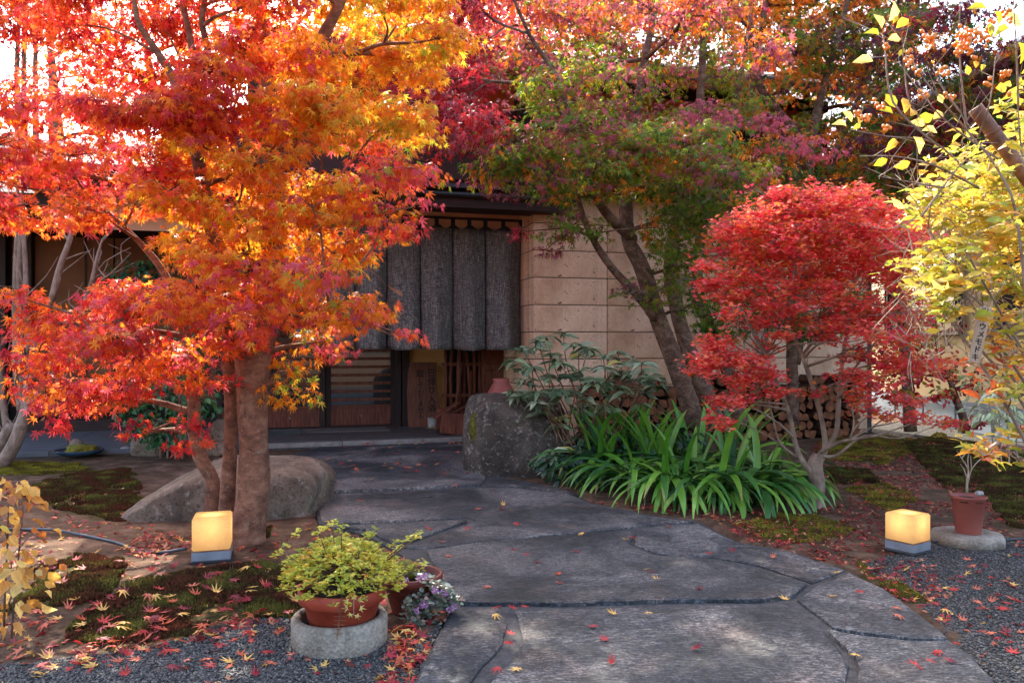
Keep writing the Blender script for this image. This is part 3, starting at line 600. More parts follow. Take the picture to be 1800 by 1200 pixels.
def pad(fol, c, r, nspray, per, size, pairs, pal, spread=1.6, droop=.45, flat=.55, facecam=.25, mixc=.25, jit=.12):
    """a spray-by-spray filled ellipsoid of leaves; returns the spray centres"""
    u = unit(rng.normal(size=(nspray, 3))); u *= rng.uniform(.15, 1, (nspray, 1)) ** .5; sc = np.array(c) + u * np.array(r)
    ks = wchoice(pairs, nspray); n = nspray * per; ce = np.repeat(sc, per, 0); k = np.repeat(ks, per)
    sw = rng.random(n) < mixc; k[sw] = wchoice(pairs, sw.sum()); ang = rng.uniform(0, 2 * np.pi, n); rad = size * spread * np.sqrt(rng.random(n))
    off = np.stack([np.cos(ang) * rad, np.sin(ang) * rad, rng.normal(0, size * .35, n) - droop * rad * .5], 1); p = ce + off
    out = np.repeat(unit(u), per, 0); tip = np.stack([np.cos(ang), np.sin(ang), -droop - rng.random(n) * droop * 1.3], 1) + out * .35
    nrm = np.stack([rng.normal(0, .5, n), rng.normal(0, .5, n) - facecam, np.full(n, flat)], 1) + out * .45 + rng.normal(0, .25, (n, 3))
    z = size * rng.uniform(.65, 1.2, n); col = np.clip(np.array(pal)[k] * (1 + rng.normal(0, jit, (n, 1))) * (1 + rng.normal(0, jit * .5, (n, 3))), 0, 1)
    fol.add(p, tip, nrm, z, col, k); return sc
class Limbs:
    """branch skeleton that new boughs attach to at the nearest lower node"""
    def __init__(s): s.nodes = []; s.mb = MB(); s.tw = MB()
    def bough(s, pts, rad, n=9, mb=None):
        m = mb or s.mb; P_ = smooth(pts); r = np.interp(np.linspace(0, 1, len(P_)), np.linspace(0, 1, len(rad)), rad); m.tube(P_, list(r), n, True, .18)
        s.nodes += [(p, ri) for p, ri in zip(P_[2:], r[2:])]
    def reach(s, c, rmin=.008, n=6, sag=.12, up=.1):
        c = Vector(c); best = min(s.nodes, key=lambda q: (q[0] - c).length + 0.8 * max(0, q[0].z - c.z + .1) + (0.5 if q[1] < .012 else 0))
        a, ra = best; dlen = (c - a).length
        if dlen < .06: return
        m1 = a.lerp(c, .35) + Vector((rnd.uniform(-1, 1), rnd.uniform(-1, 1), up * 2 + rnd.uniform(-.5, .5))) * .1 * dlen; m2 = a.lerp(c, .72) + Vector((rnd.uniform(-1, 1), rnd.uniform(-1, 1), sag + rnd.uniform(-.4, .8))) * .1 * dlen
        r0 = min(ra * .7, .012 + .03 * dlen); pts = smooth([a, m1, m2, c], 3); rr = list(np.linspace(r0, rmin * .6, len(pts))); s.mb.tube(pts, rr, n, True)
        s.nodes += [(p, r) for p, r in zip(pts[2:], rr[2:])]
    def twigs(s, c, sprays, frac=.4, r=.003):
        for q in sprays:
            if rnd.random() < frac:
                q = Vector(q); c_ = Vector(c); m = c_.lerp(q, .5) + Vector((rnd.uniform(-.04, .04), rnd.uniform(-.04, .04), rnd.uniform(0, .06))); s.tw.tube([c_, m, q], [r * 1.6, r * 1.2, r * .6], 3, False)
def smooth(pts, sub=4):
    pts = [Vector(p) for p in pts]; out = []
    for i in range(len(pts) - 1):
        p0, p1, p2, p3 = pts[max(i - 1, 0)], pts[i], pts[i + 1], pts[min(i + 2, len(pts) - 1)]
        for k in range(sub):
            t = k / sub; out.append(.5 * ((2 * p1) + (p2 - p0) * t + (2 * p0 - 5 * p1 + 4 * p2 - p3) * t * t + (3 * p1 - p0 - 3 * p2 + p3) * t ** 3))
    out.append(pts[-1]); return out
def cells(poly, step, jit=.35):
    xs = [p[0] for p in poly]; ys = [p[1] for p in poly]; r = []
    y = min(ys) + step * .4; row = 0
    while y < max(ys):
        x = min(xs) + step * (.4 if row % 2 else .9)
        while x < max(xs):
            qx, qy = x + rnd.uniform(-jit, jit) * step, y + rnd.uniform(-jit, jit) * step * .8
            if inpoly([qx], [qy], poly)[0]: r.append((qx, qy))
            x += step
        y += step * .75; row += 1
    return r
PAL = [C(250, 196, 62), C(246, 160, 40), C(248, 138, 40), C(246, 118, 48), C(242, 94, 54), C(222, 60, 58), C(226, 88, 102), C(176, 36, 52), C(118, 28, 46), C(178, 176, 52),   # 0-9
       C(122, 142, 42), C(82, 106, 36), C(156, 134, 46), C(166, 84, 98), C(116, 58, 72), C(206, 96, 118), C(150, 130, 120)]                                               # 10-16
Y_, YO, OR, DO, RO, RD, PK, CR, DC, YG, GR, DG, OL, PU, DP, RP, GY_ = range(17)

# ------------------------------------------------------------------ the big orange maple
mt = thing('maple_tree', 'large orange and red maple with three bare trunks beside the left lit lamp', 'tree', G(435, 948))
lb = Limbs(); d0 = 5.63
def PP(*a): return [P(x, y, d) for x, y, d in a]
t1 = MB(); lb.bough(PP((424, 966, 5.56), (430, 940, 5.58), (439, 900, 5.6), (446, 850, 5.62), (447, 780, 5.64), (443, 700, 5.66), (445, 640, 5.68), (452, 590, 5.7)), [.185, .142, .118, .108, .104, .108, .124, .12], 18, t1)
lb.bough(PP((455, 620, 5.7), (478, 500, 5.75), (484, 400, 5.8), (478, 280, 5.85), (470, 190, 5.8), (462, 60, 5.8), (455, -150, 5.8)), [.10, .085, .075, .068, .058, .045, .02], 12, t1)
lb.bough(PP((478, 330, 5.82), (500, 215, 5.7), (530, 150, 5.6), (560, 80, 5.5), (610, -20, 5.4), (660, -160, 5.4)), [.06, .058, .055, .045, .03, .012], 10, t1)
lb.bough(PP((440, 640, 5.66), (412, 560, 5.5), (385, 450, 5.4), (365, 370, 5.3), (350, 290, 5.2), (330, 190, 5.1), (340, 100, 5.1), (300, -80, 5.0)), [.08, .07, .055, .046, .04, .032, .024, .01], 10, t1)
lb.bough(PP((345, 270, 5.2), (310, 150, 4.9), (275, 90, 4.8), (240, 30, 4.7), (235, -60, 4.7)), [.03, .026, .022, .016, .008], 8, t1)
lb.bough(PP((360, 100, 5.1), (365, 85, 5.0), (355, 30, 4.9), (375, -50, 4.9)), [.024, .022, .018, .01], 8, t1)
t1.build('trunk', M_BARK, mt, True)
t2 = MB(); lb.bough(PP((396, 925, 5.75), (400, 860, 5.75), (405, 790, 5.78), (406, 700, 5.8), (400, 640, 5.8), (380, 520, 5.9), (340, 380, 6.1), (280, 200, 6.3), (250, 60, 6.4), (200, -100, 6.5)), [.062, .052, .047, .046, .046, .045, .045, .035, .024, .01], 12, t2); t2.build('trunk', M_BARK, mt, True)
t3 = MB(); lb.bough(PP((372, 925, 5.9), (372, 890, 5.9), (374, 845, 5.9), (352, 805, 5.9), (343, 760, 5.9), (340, 690, 5.9), (334, 620, 5.9), (300, 500, 5.9), (240, 420, 5.8), (150, 340, 5.7)), [.062, .055, .052, .052, .05, .046, .042, .03, .02, .008], 12, t3); t3.build('trunk', M_BARK, mt, True)
lb.bough(PP((430, 600, 5.6), (330, 545, 5.2), (220, 560, 4.9), (120, 600, 4.8)), [.04, .028, .018, .008], 7); lb.bough(PP((455, 590, 5.7), (540, 540, 5.3), (620, 560, 5.1), (690, 590, 5.05)), [.035, .022, .012, .005], 7)
SIL = [(-260, -420), (740, -420), (800, 40), (770, 120), (735, 200), (770, 320), (690, 360), (665, 460), (680, 560), (700, 600), (560, 615), (470, 600), (350, 640), (290, 700), (190, 730), (110, 700), (60, 620), (10, 560), (-40, 440), (-200, 380)]
GAP2 = [(-80, 385), (130, 390), (270, 420), (240, 510), (120, 535), (60, 550), (-80, 545)]
GAP = [(-80, 40), (60, 55), (150, 75), (140, 128), (60, 150), (-80, 130)]
def pal_main(x, y):
    if y < 190 and x < 330: b = [(CR, 3), (RD, 4), (RO, 3), (DO, 3), (OR, 1), (PK, 1)]
    elif y < 240 and x < 520: b = [(RD, 2), (PK, 3), (RO, 3), (DO, 3), (OR, 3), (CR, 1)]
    elif x > 560 and y < 230: b = [(YO, 4), (Y_, 3), (OR, 3), (YG, 1.2), (DO, 1)]
    elif x > 620 and y < 420: b = [(PK, 3), (DO, 2), (RO, 2), (OR, 2), (YG, .8), (RD, 1)]
    elif y < 330 and x < 300: b = [(RD, 3), (PK, 3), (RO, 3), (DO, 3), (OR, 2), (CR, 1)]
    elif y < 480 and x < 260: b = [(RO, 3), (DO, 4), (OR, 3), (PK, 2), (RD, 1)]
    elif y < 470: b = [(OR, 5), (YO, 4), (DO, 3), (Y_, 2.2), (PK, 1), (RO, .6)]
    elif x > 520: b = [(DO, 3), (OR, 3), (PK, 3), (YO, 2), (YG, .7), (RO, 1)]
    elif x < 280: b = [(RO, 4), (RD, 4), (DO, 3), (OR, 2), (PK, 2), (CR, 1)]
    else: b = [(PK, 4), (DO, 3), (RO, 2.5), (OR, 3), (RD, 1), (YO, 1.2)]
    return b
fm = Fol(); pads = []
for (x, y) in cells(SIL, 84):
    if inpoly([x], [y], GAP)[0] or inpoly([x], [y], GAP2)[0]: continue
    h = math.sqrt(max(.08, 1 - ((x - 330) / 560) ** 2 - (max(0, y - 260) / 520) ** 2)); d = 5.75 + rnd.uniform(-1.25, 1.25) * h - (.5 if y > 430 else 0)
    pads.append((x, y, max(4.35, d)))
for (x, y) in cells([(20, 130), (640, 60), (700, 230), (640, 560), (240, 640), (100, 560), (270, 480), (230, 400), (40, 360)], 110): pads.append((x, y, 5.0 + rnd.uniform(-.55, .4)))
extra = [(80, 690, 4.9, 60, 30), (130, 660, 4.8, 70, 35), (90, 735, 4.9, 35, 16), (160, 700, 4.9, 60, 26), (235, 745, 5.2, 30, 18), (318, 735, 5.2, 22, 55), (345, 765, 5.3, 14, 40), (512, 650, 5.4, 45, 40), (540, 690, 5.4, 25, 28), (490, 690, 5.5, 25, 20),
         (700, 585, 5.0, 32, 10), (735, 350, 5.2, 40, 14), (30, 520, 4.9, 50, 40), (30, 660, 5, 40, 40), (360, 660, 5.3, 60, 35), (300, 640, 5.2, 60, 40), (60, 560, 4.9, 50, 40), (20, 230, 5.0, 30, 25)]
lb.nodes.sort(key=lambda q: -q[1])
for (x, y, d) in sorted(pads, key=lambda q: -q[1] if q[1] < 500 else -500):
    c = P(x, y, d); inside = -60 < y and x > -60; lb.reach(c); k = 56 / F * d
    sp = pad(fm, c, (k * 1.25, k * 1.3, k * .62), (28 if y > 220 else 46) if inside else 10, 9, .053 if inside else .08, pal_main(x, y), PAL); lb.twigs(c, sp, .3)
for (x, y, d, rx, ry) in extra:
    c = P(x, y, d); lb.reach(c, sag=-.2); b = pal_main(x, y) if x < 470 else [(YO, 3), (OR, 3), (YG, 2), (Y_, 1), (GR, .5)]
    if y > 720 and x > 280: b = [(RD, 5), (RO, 2), (CR, 1)]
    if y < 600 and x > 600: b = [(RO, 2), (DO, 3), (PK, 3), (OR, 2)]
    if y > 690 and x < 250: b = [(RD, 4), (CR, 2), (RO, 3), (PK, 1)]
    sp = pad(fm, c, (rx / F * d, .12, ry / F * d), max(4, int(rx * ry / 170)), 8, .053, b, PAL, droop=.7); lb.twigs(c, sp, .6)
lb.mb.build('small_limbs', M_BARK, mt, True)['kind'] = 'stuff'; lb.tw.build('twigs', M_BARK_DK, mt)['kind'] = 'stuff'
fm.finish(mt, T7S, PAL, M_MAPLE, 300, tpl_near=T7)

# ------------------------------------------------------------------ maples on the right
def maple(label, base, skel, sil, step, dc, dr, size, palf, per=8, spr=11, bark=M_BARK_DK, extra=(), tpl=T7S, nparts=300, far=0, group=None, kx=.62, droop=.5):
    root = thing('maple_tree', label, 'tree', base, 0, group); l = Limbs(); f = Fol()
    for pts, rad in skel:
        m = MB(); l.bough(PP(*pts), [q * .82 for q in rad], 10, m); m.build('trunk', bark, root, True)
    for (x, y) in cells(sil, step):
        d = dc + rnd.uniform(-dr, dr); c = P(x, y, d); l.reach(c); k = kx * step / F * d
        sp = pad(f, c, (k * 1.25, k * 1.4, k * .7), spr if y > -90 else spr // 2, per, size, palf(x, y), PAL, droop=droop); l.twigs(c, sp, .25)
    for (x, y, d, rx, ry, b) in extra:
        c = P(x, y, d); l.reach(c, sag=-.2); sp = pad(f, c, (rx / F * d, .25, ry / F * d), max(5, int(rx * ry / 70)), per, size, b, PAL, droop=droop); l.twigs(c, sp, .5)
    if l.mb.v: l.mb.build('small_limbs', bark, root, True)['kind'] = 'stuff'
    l.tw.build('twigs', bark, root)['kind'] = 'stuff'
    f.finish(root, tpl, PAL, M_MAPLE, nparts, tpl_near=T7 if nparts else None); return root
def pal_mid(x, y):
    if x < 860 and y < 300: return [(CR, 4), (RD, 3), (DC, 2), (PK, 2), (PU, 2)]
    if y < 90: return [(PU, 2), (RP, 3), (DO, 2), (OR, 2), (GR, 1.5), (DP, 1), (CR, 1)]
    if y < 220: return [(RP, 2), (PU, 1.5), (GR, 4), (YG, 3), (OL, 2), (OR, .7), (DP, 1)]
    if y < 330: return [(GR, 4), (YG, 2), (OL, 2), (RP, 2.2), (PU, 1.5), (OR, 1), (DG, 2)]
    return [(GR, 4), (DG, 3), (OL, 2), (OR, .6), (YG, 1), (PU, .5)]
maple('leaning multi stemmed maple of mixed green and purple leaves rising behind the strap leaf clump', G(1212, 735, 0), [
    ([(1222, 752, 9.0), (1208, 700, 9.0), (1180, 620, 9.0), (1150, 540, 8.95), (1128, 470, 8.9), (1105, 420, 8.9), (1100, 360, 8.9), (1106, 300, 8.9), (1120, 180, 8.9), (1150, 20, 8.8), (1180, -160, 8.8)], [.16, .135, .125, .12, .115, .10, .095, .085, .06, .04, .015]),
    ([(1150, 560, 8.9), (1120, 520, 8.8), (1075, 470, 8.6), (1045, 425, 8.5), (1025, 380, 8.4), (1010, 320, 8.3)], [.06, .055, .05, .045, .038, .02]),
    ([(1112, 420, 8.9), (1075, 385, 8.6), (1050, 350, 8.4), (1030, 290, 8.2), (980, 140, 8.0), (930, 60, 7.9), (880, -60, 7.8)], [.08, .065, .055, .045, .035, .025, .01]),
    ([(1262, 752, 9.4), (1240, 690, 9.4), (1205, 600, 9.4), (1185, 520, 9.4), (1180, 440, 9.4), (1210, 320, 9.4), (1230, 180, 9.4), (1240, 0, 9.4), (1260, -160, 9.4)], [.14, .12, .11, .105, .10, .085, .06, .04, .015]),
    ([(1300, 745, 9.9), (1290, 680, 9.9), (1250, 580, 9.9), (1225, 500, 9.9), (1240, 380, 9.9), (1290, 200, 9.9), (1320, 20, 9.9)], [.12, .11, .10, .09, .075, .05, .02])],
    [(700, -330), (960, -330), (1000, -60), (1340, -40), (1340, 230), (1300, 380), (1240, 430), (1140, 330), (1060, 300), (960, 330), (880, 310), (820, 280), (740, 250), (690, 170), (770, 60)], 74, 8.45, 1.25, .062, pal_mid, tpl=T5S,
    extra=[(990, 400, 8.3, 50, 30, [(GR, 3), (PU, 2), (OL, 1), (DP, 1)]), (960, 440, 8.3, 22, 16, [(PU, 2), (OL, 1), (DC, 1)]), (1150, 520, 8.5, 40, 26, [(GR, 2), (GY_, 2), (PU, 1), (OL, 1)]), (1105, 500, 8.4, 40, 18, [(GY_, 2), (PU, 2), (GR, 1)]),
           (1200, 470, 8.8, 50, 40, [(GR, 3), (DG, 2), (OL, 1)]), (1230, 400, 8.9, 60, 50, [(GR, 3), (OR, 1), (DG, 2)]), (1180, 330, 8.6, 60, 40, [(GR, 3), (DG, 2), (OR, .6)]), (930, 320, 8.2, 60, 20, [(PU, 3), (GY_, 1), (DC, 1), (GR, 1)]), (1000, 345, 8.2, 60, 20, [(GR, 3), (OL, 1)]),
           (870, 345, 8.2, 34, 10, [(PU, 3), (DC, 2)]), (915, 405, 8.3, 20, 8, [(CR, 3), (PU, 1)]), (1340, 215, 8.2, 60, 18, [(RP, 4), (PK, 2)]), (1400, 255, 8.2, 70, 16, [(RP, 4), (PK, 2)]), (1450, 270, 8.2, 40, 12, [(PK, 3), (RP, 2)]), (1250, 200, 8.2, 60, 30, [(RP, 3), (PU, 2)]), (780, 250, 8.2, 70, 26, [(RD, 3), (CR, 3), (PU, 1)]),
           (1000, 10, 9.4, 110, 40, [(RP, 2), (PU, 2), (OR, 2), (GR, 2)]), (1120, 0, 9.4, 110, 40, [(RP, 2), (PU, 2), (OR, 2), (GR, 1)]), (900, 0, 9.4, 110, 40, [(CR, 2), (PU, 2), (OR, 2)]), (1230, 20, 9.4, 90, 50, [(RP, 2), (OR, 2), (GR, 2)]), (1080, 80, 9.2, 110, 50, [(RP, 2), (GR, 3), (YG, 2)]), (940, 100, 9.2, 100, 50, [(GR, 2), (RP, 2), (CR, 1)]), (1170, 500, 8.3, 40, 30, [(GR, 3), (GY_, 1), (OL, 1)]), (1220, 530, 8.8, 40, 26, [(GR, 3), (DG, 2)]), (1060, 400, 8.2, 34, 22, [(GR, 3), (OL, 1)]), (1250, 510, 9.0, 36, 30, [(GR, 3), (DG, 2)]), (1300, 480, 9.6, 40, 60, [(DG, 3), (GR, 2)]), (700, 70, 9.5, 120, 90, [(CR, 3), (RD, 3), (PU, 1)]), (690, 40, 9.7, 120, 90, [(CR, 3), (RD, 3), (PU, 1)]), (760, 80, 9.6, 120, 80, [(CR, 3), (RD, 3), (DO, 1)]), (640, 80, 9.8, 100, 90, [(CR, 3), (RD, 3), (PU, 1)]), (830, 90, 9.6, 100, 70, [(CR, 3), (RD, 2), (RP, 2)]), (620, -60, 9.8, 120, 90, [(CR, 3), (RD, 3), (DO, 1)]), (720, 120, 9.2, 80, 50, [(CR, 3), (RD, 3), (PU, 1)]), (800, 140, 9.0, 80, 60, [(CR, 3), (RD, 3), (DC, 1)]), (760, 200, 8.8, 80, 40, [(CR, 3), (RD, 3), (DC, 1)]), (740, 20, 9.4, 90, 60, [(CR, 2), (DO, 2), (RD, 3)]), (720, -120, 9.4, 120, 80, [(CR, 2), (DO, 2), (RD, 3)]), (600, -200, 9.4, 120, 80, [(CR, 2), (DO, 2), (RD, 3)]), (900, 250, 7.6, 100, 40, [(GR, 3), (PU, 2), (RP, 2), (OL, 1)]), (1000, 230, 7.4, 100, 50, [(GR, 3), (RP, 2), (OL, 2)]), (1100, 250, 7.5, 100, 50, [(GR, 3), (RP, 2), (YG, 2)]), (1200, 260, 7.6, 90, 50, [(GR, 3), (RP, 2), (OR, 1)]), (1060, 330, 7.8, 60, 24, [(GR, 3), (OL, 2), (OR, 1)]), (960, 300, 7.6, 70, 24, [(GR, 3), (PU, 2), (OR, 1)]), (1260, 300, 8.2, 60, 40, [(GR, 3), (RP, 2), (OL, 1)]), (1290, 340, 8.4, 50, 40, [(GR, 3), (OR, 2), (DG, 1)]), (1190, 430, 8.2, 50, 40, [(GR, 3), (OL, 2), (DG, 1)]), (1130, 330, 8.0, 60, 30, [(GR, 3), (OL, 2), (OR, 1)]), (1230, 450, 8.5, 50, 40, [(GR, 3), (OL, 2)]), (1010, 385, 8.0, 50, 24, [(GR, 3), (PU, 1), (OL, 2)]), (1080, 290, 7.6, 90, 36, [(GR, 3), (OL, 2), (OR, 1)]), (1320, 280, 8.6, 70, 50, [(GR, 2), (OR, 2), (DG, 2)]), (1380, 310, 9, 70, 30, [(DG, 3), (OR, 2), (OL, 1)]), (1150, 400, 8.2, 40, 40, [(GR, 3), (OL, 2), (OR, 1)]), (1215, 340, 8.0, 50, 50, [(GR, 3), (OL, 1), (DG, 2)])], spr=46)
def pal_rt(x, y):
    if x < 1420: return [(DO, 2), (OR, 3), (GR, 2), (DG, 2), (OL, 2), (DP, 1)]
    if y < 200: return [(DG, 3), (OL, 2), (DP, 3), (OR, 1), (GR, 2)]
    return [(DG, 3), (DP, 2), (DO, 1.5), (OL, 1.5), (GR, 2)]
maple('dark green and orange maple with several upright stems behind the red dome bush', G(1400, 748), [
    ([(1395, 745, 10.6), (1392, 600, 10.6), (1395, 420, 10.6), (1398, 330, 10.6), (1400, 240, 10.6), (1335, 150, 10.6), (1340, 60, 10.6), (1352, -60, 10.6), (1350, -200, 10.6)], [.10, .09, .08, .08, .07, .06, .055, .045, .02]),
    ([(1398, 340, 10.6), (1330, 190, 10.7), (1322, 100, 10.7), (1318, -40, 10.7), (1310, -180, 10.7)], [.06, .05, .045, .03, .015]),
    ([(1395, 600, 10.6), (1412, 420, 10.5), (1420, 300, 10.4), (1440, 180, 10.3), (1480, 40, 10.2), (1520, -120, 10.2)], [.10, .095, .085, .06, .04, .02]),
    ([(1400, 640, 10.6), (1440, 380, 10.8), (1480, 240, 11), (1560, 60, 11.2), (1600, -80, 11.2)], [.07, .065, .05, .03, .012])],
    [(1270, -330), (1640, -330), (1600, 120), (1620, 300), (1600, 340), (1470, 350), (1330, 345), (1280, 200)], 76, 10.6, 1.1, .074, pal_rt, spr=34, extra=[(x, y, d, 64, 44, b) for x, y, d, b in [(1300, 400, 9.9, [(DG, 3), (GR, 2), (OL, 1)]), (1330, 455, 9.8, [(DG, 3), (GR, 2)]), (1275, 560, 9.7, [(DG, 2), (GR, 2), (OL, 1)]), (1420, 560, 9.9, [(DG, 3), (OL, 1)]), (1340, 540, 9.9, [(DG, 3), (GR, 1)]), (1500, 540, 10, [(OL, 2), (DG, 2), (YG, 1)])]] + [(x, y, 10.9, 90, 60, [(DO, 2), (OR, 3), (DG, 2), (OL, 2)]) for x, y in ((1000, 40), (1080, 10), (1160, 50), (1240, 20), (1320, 40), (1400, 10), (1130, -50), (1300, -60), (1040, 90), (1200, 100), (1480, 40), (1540, 20), (1450, 120))])
maple('deep purple maple with sparse dangling leaves below the white eave gutter', G(1600, 755), [
    ([(1600, 758, 12.0), (1590, 600, 12), (1570, 400, 12), (1580, 200, 12), (1600, 60, 12), (1640, -100, 12)], [.11, .10, .09, .06, .04, .02])],
    [(1480, -330), (1800, -330), (1740, 40), (1700, 90), (1660, 160), (1600, 300), (1500, 300), (1470, 60)], 82, 11.6, .9, .082, lambda x, y: [(DP, 4), (DC, 3), (CR, 1), (DG, 1.5)], spr=26, nparts=200, extra=[(x, y, 8.9, 60, 34, [(DP, 3), (DC, 1), (CR, 1), (DG, 2), (OL, 1), (OR, 1)]) for x, y in ((1640, 150), (1680, 95), (1610, 230), (1690, 210), (1740, 160), (1560, 180), (1640, 280), (1580, 290), (1720, 250), (1770, 200), (1660, 40), (1600, 60), (1740, 90), (1540, 250))])
maple('glowing orange maple farthest back above the inn roof', G(1440, 742), [
    ([(1440, 742, 13.6), (1430, 500, 13.8), (1420, 200, 14), (1400, 0, 14), (1390, -200, 14)], [.14, .12, .09, .06, .02])],
    [(1180, -330), (1620, -330), (1620, 150), (1560, 330), (1430, 320), (1300, 250), (1180, 40)], 86, 13.8, .8, .13, lambda x, y: [(OR, 4), (DO, 3), (YO, 2), (YG, 1)], spr=38, nparts=0, tpl=T5S)
maple('yellow orange maple crown rising behind the inn between the two big maples', Vector((-1.2, 19.2, 0)), [
    ([(815, 673, 19.2), (820, 400, 19.2), (830, 100, 19.2), (850, -60, 19.2), (860, -220, 19.2)], [.2, .17, .12, .07, .03])],
    [(600, -330), (1220, -330), (1200, 40), (1080, 120), (800, 130), (640, 60)], 80, 19.2, 1.2, .20, lambda x, y: [(OR, 4), (DO, 3), (YO, 2), (RO, 1)], spr=46, nparts=0, tpl=T5S)
maple('crimson maple crown at far left behind the wing roof', Vector((-8.6, 15.5, 0)), [
    ([(124, 727, 15.5), (120, 400, 15.5), (100, 200, 15.5), (80, 0, 15.5), (60, -200, 15.5)], [.16, .14, .1, .06, .02])],
    [(-250, -330), (260, -330), (330, 120), (260, 330), (120, 350), (150, 160), (-20, 20), (-250, 60)], 88, 15.5, .8, .10, lambda x, y: [(RO, 3), (RD, 3), (DO, 3), (CR, 1)], spr=36, nparts=0, tpl=T5S)
# ------------------------------------------------------------------ boulders and stones
def boulder_mesh(dims, seed, p=3.0, cuts=8, amp=.05, sub=5, mat=None, cutr=(.72, .95), extra=()):
    bm = bmesh.new(); bmesh.ops.create_icosphere(bm, subdivisions=sub, radius=1); r = random.Random(seed)
    pl = [(Vector((r.gauss(0, 1), r.gauss(0, 1), r.gauss(0, .8))).normalized(), r.uniform(*cutr)) for _ in range(cuts)] + [(Vector(n).normalized(), h) for n, h in extra]
    for v in bm.verts:
        n = v.co.normalized(); s = (abs(n.x) ** p + abs(n.y) ** p + abs(n.z) ** p) ** (-1 / p); q = n * s
        for pn, h in pl:
            e = q.dot(pn) - h
            if e > 0: q -= pn * e * .85
        o = Vector((seed * 3.1, seed * 1.7, 0)); q *= 1 + amp * noise.fractal(q * 1.6 + o, 1.0, 2.0, 5) + amp * .25 * noise.noise(q * 9 + o)
        v.co = Vector((q.x * dims[0], q.y * dims[1], q.z * dims[2]))
    bmesh.ops.recalc_face_normals(bm, faces=bm.faces); me = bpy.data.meshes.new('boulder'); bm.to_mesh(me); bm.free(); me.materials.append(mat)
    me.polygons.foreach_set('use_smooth', np.ones(len(me.polygons), bool)); return me
def boulder(name, c, dims, seed, mat, label, cat='rock', rotz=0, **k):
    me = boulder_mesh(dims, seed, mat=mat, **k); return tag(put(name, me, None, c, (0, 0, rotz)), label, cat)
boulder('boulder', (-2.38, 6.78, .02), (.80, .66, .37), 4, M_ROCK_L, 'low flat topped brown boulder behind the big maple trunk', rotz=-.08, p=4.2, cuts=6, amp=.05, cutr=(.86, 1.08), extra=(((-.8, -.2, .75), .74), ((.1, -.95, .12), .93)))
br = thing('boulder', 'tall dark boulder with a mossy notch at the path edge beside the entrance', 'rock', (.03, 8.72, 0))
put('stone_body', boulder_mesh((.56, .50, .84), 9, mat=M_ROCK_R, p=6, cuts=0, amp=.05, extra=(((-.7, -.2, .7), 1.16), ((.1, -.8, .6), 1.12), ((.8, .1, .6), 1.2), ((-.7, -.7, .0), 1.12), ((.0, .0, 1), .95))), br)
put('moss_patch', boulder_mesh((.085, .06, .15), 52, mat=mat_noise('rock_moss', [C(54, 48, 18), C(94, 88, 30), C(128, 118, 44)], 40, 0.95, 0.9, 0.02), p=2.2, amp=.25, sub=4), br, (-.40, -.40, .50))
boulder('rock', G(255, 802) + Vector((0, .1, .12)), (.19, .17, .20), 21, M_ROCK_S, 'rounded brown garden stone beside the green nandina shrub', amp=.08, p=2.6, sub=4)
boulder('rock', G(219, 797) + Vector((0, .05, .04)), (.065, .06, .055), 22, M_PALE, 'small pale angular stone left of the rounded brown one', amp=.1, p=4, sub=3)
boulder('rock', (P(1722, 867, 5.45)), (.030, .025, .018), 23, M_PALE, 'little pale blue grey pebble lying inside the brown flower pot', amp=.08, p=2.4, sub=3)
# weathered carved stone half hidden behind the trunks
cs = thing('stone_carving', 'weathered carved stone figure half hidden between the maple trunks', 'stone carving', G(384, 800) + Vector((0, .1, 0)))
put('pedestal', boulder_mesh((.16, .14, .10), 31, mat=M_ROCK_S, p=5, amp=.05, sub=4), cs, (0, 0, .08)); put('stone_body', boulder_mesh((.12, .10, .16), 32, mat=M_ROCK_S, p=2.8, amp=.08, sub=4), cs, (-.01, 0, .27))
put('arm', MB().tube([(.08, -.05, .36), (.13, -.07, .28), (.10, -.10, .18)], [.035, .038, .03], 8).mesh('arm', M_ROCK_S, True), cs); put('arm', MB().tube([(-.09, -.05, .36), (-.13, -.07, .28), (-.09, -.10, .18)], [.035, .038, .03], 8).mesh('arm', M_ROCK_S, True), cs)

# ------------------------------------------------------------------ lit lamps and their cables
def lamp(loc, w, hb, hs_, rz, label, power):
    t = thing('garden_lamp', label, 'lamp', loc, rz, 'lit cube lamps in the garden')
    put('foot', MB().box((0, 0, .008), (w * 1.06, w * 1.06, .016), None, .003).mesh('foot', M_BLACK), t); put('base', MB().box((0, 0, .016 + hb / 2), (w, w, hb), None, .006).mesh('base', M_STEEL), t)
    bm = bmesh.new(); bmesh.ops.create_cube(bm, size=1)
    for v in bm.verts: v.co = Vector((v.co.x * w * .985, v.co.y * w * .985, v.co.z * hs_))
    bmesh.ops.bevel(bm, geom=list(bm.edges), offset=.008, segments=3, affect='EDGES'); me = bpy.data.meshes.new('shade'); bm.to_mesh(me); bm.free(); me.materials.append(M_SHADE)
    put('shade', me, t, (0, 0, .018 + hb + hs_ / 2))
    put('rim', MB().box((0, 0, .016 + hb + .002), (w * 1.004, w * 1.004, .006), None, .001).mesh('rim', M_BAMBOO), t)
    bd = bpy.data.lights.new('bulb', 'POINT'); bd.energy = power; bd.color = (1.0, .73, .42); bd.shadow_soft_size = .03
    b = bpy.data.objects.new('bulb', bd); COL.objects.link(b); b.parent = t; b.location = (0, 0, .018 + hb + hs_ * .68); return t
gl = G(360, 992); lamp(gl + Vector((0, .13, gz(gl.x, gl.y))), .232, .062, .205, R(16), 'lit amber cube lamp with grey base in front of the left maple trunks', .12)
gr_ = G(1602, 972); lamp(gr_ + Vector((0, .05, gz(gr_.x, gr_.y) + .005)), .205, .060, .180, R(33), 'lit amber cube lamp standing on gravel beside the flower pot', .115)
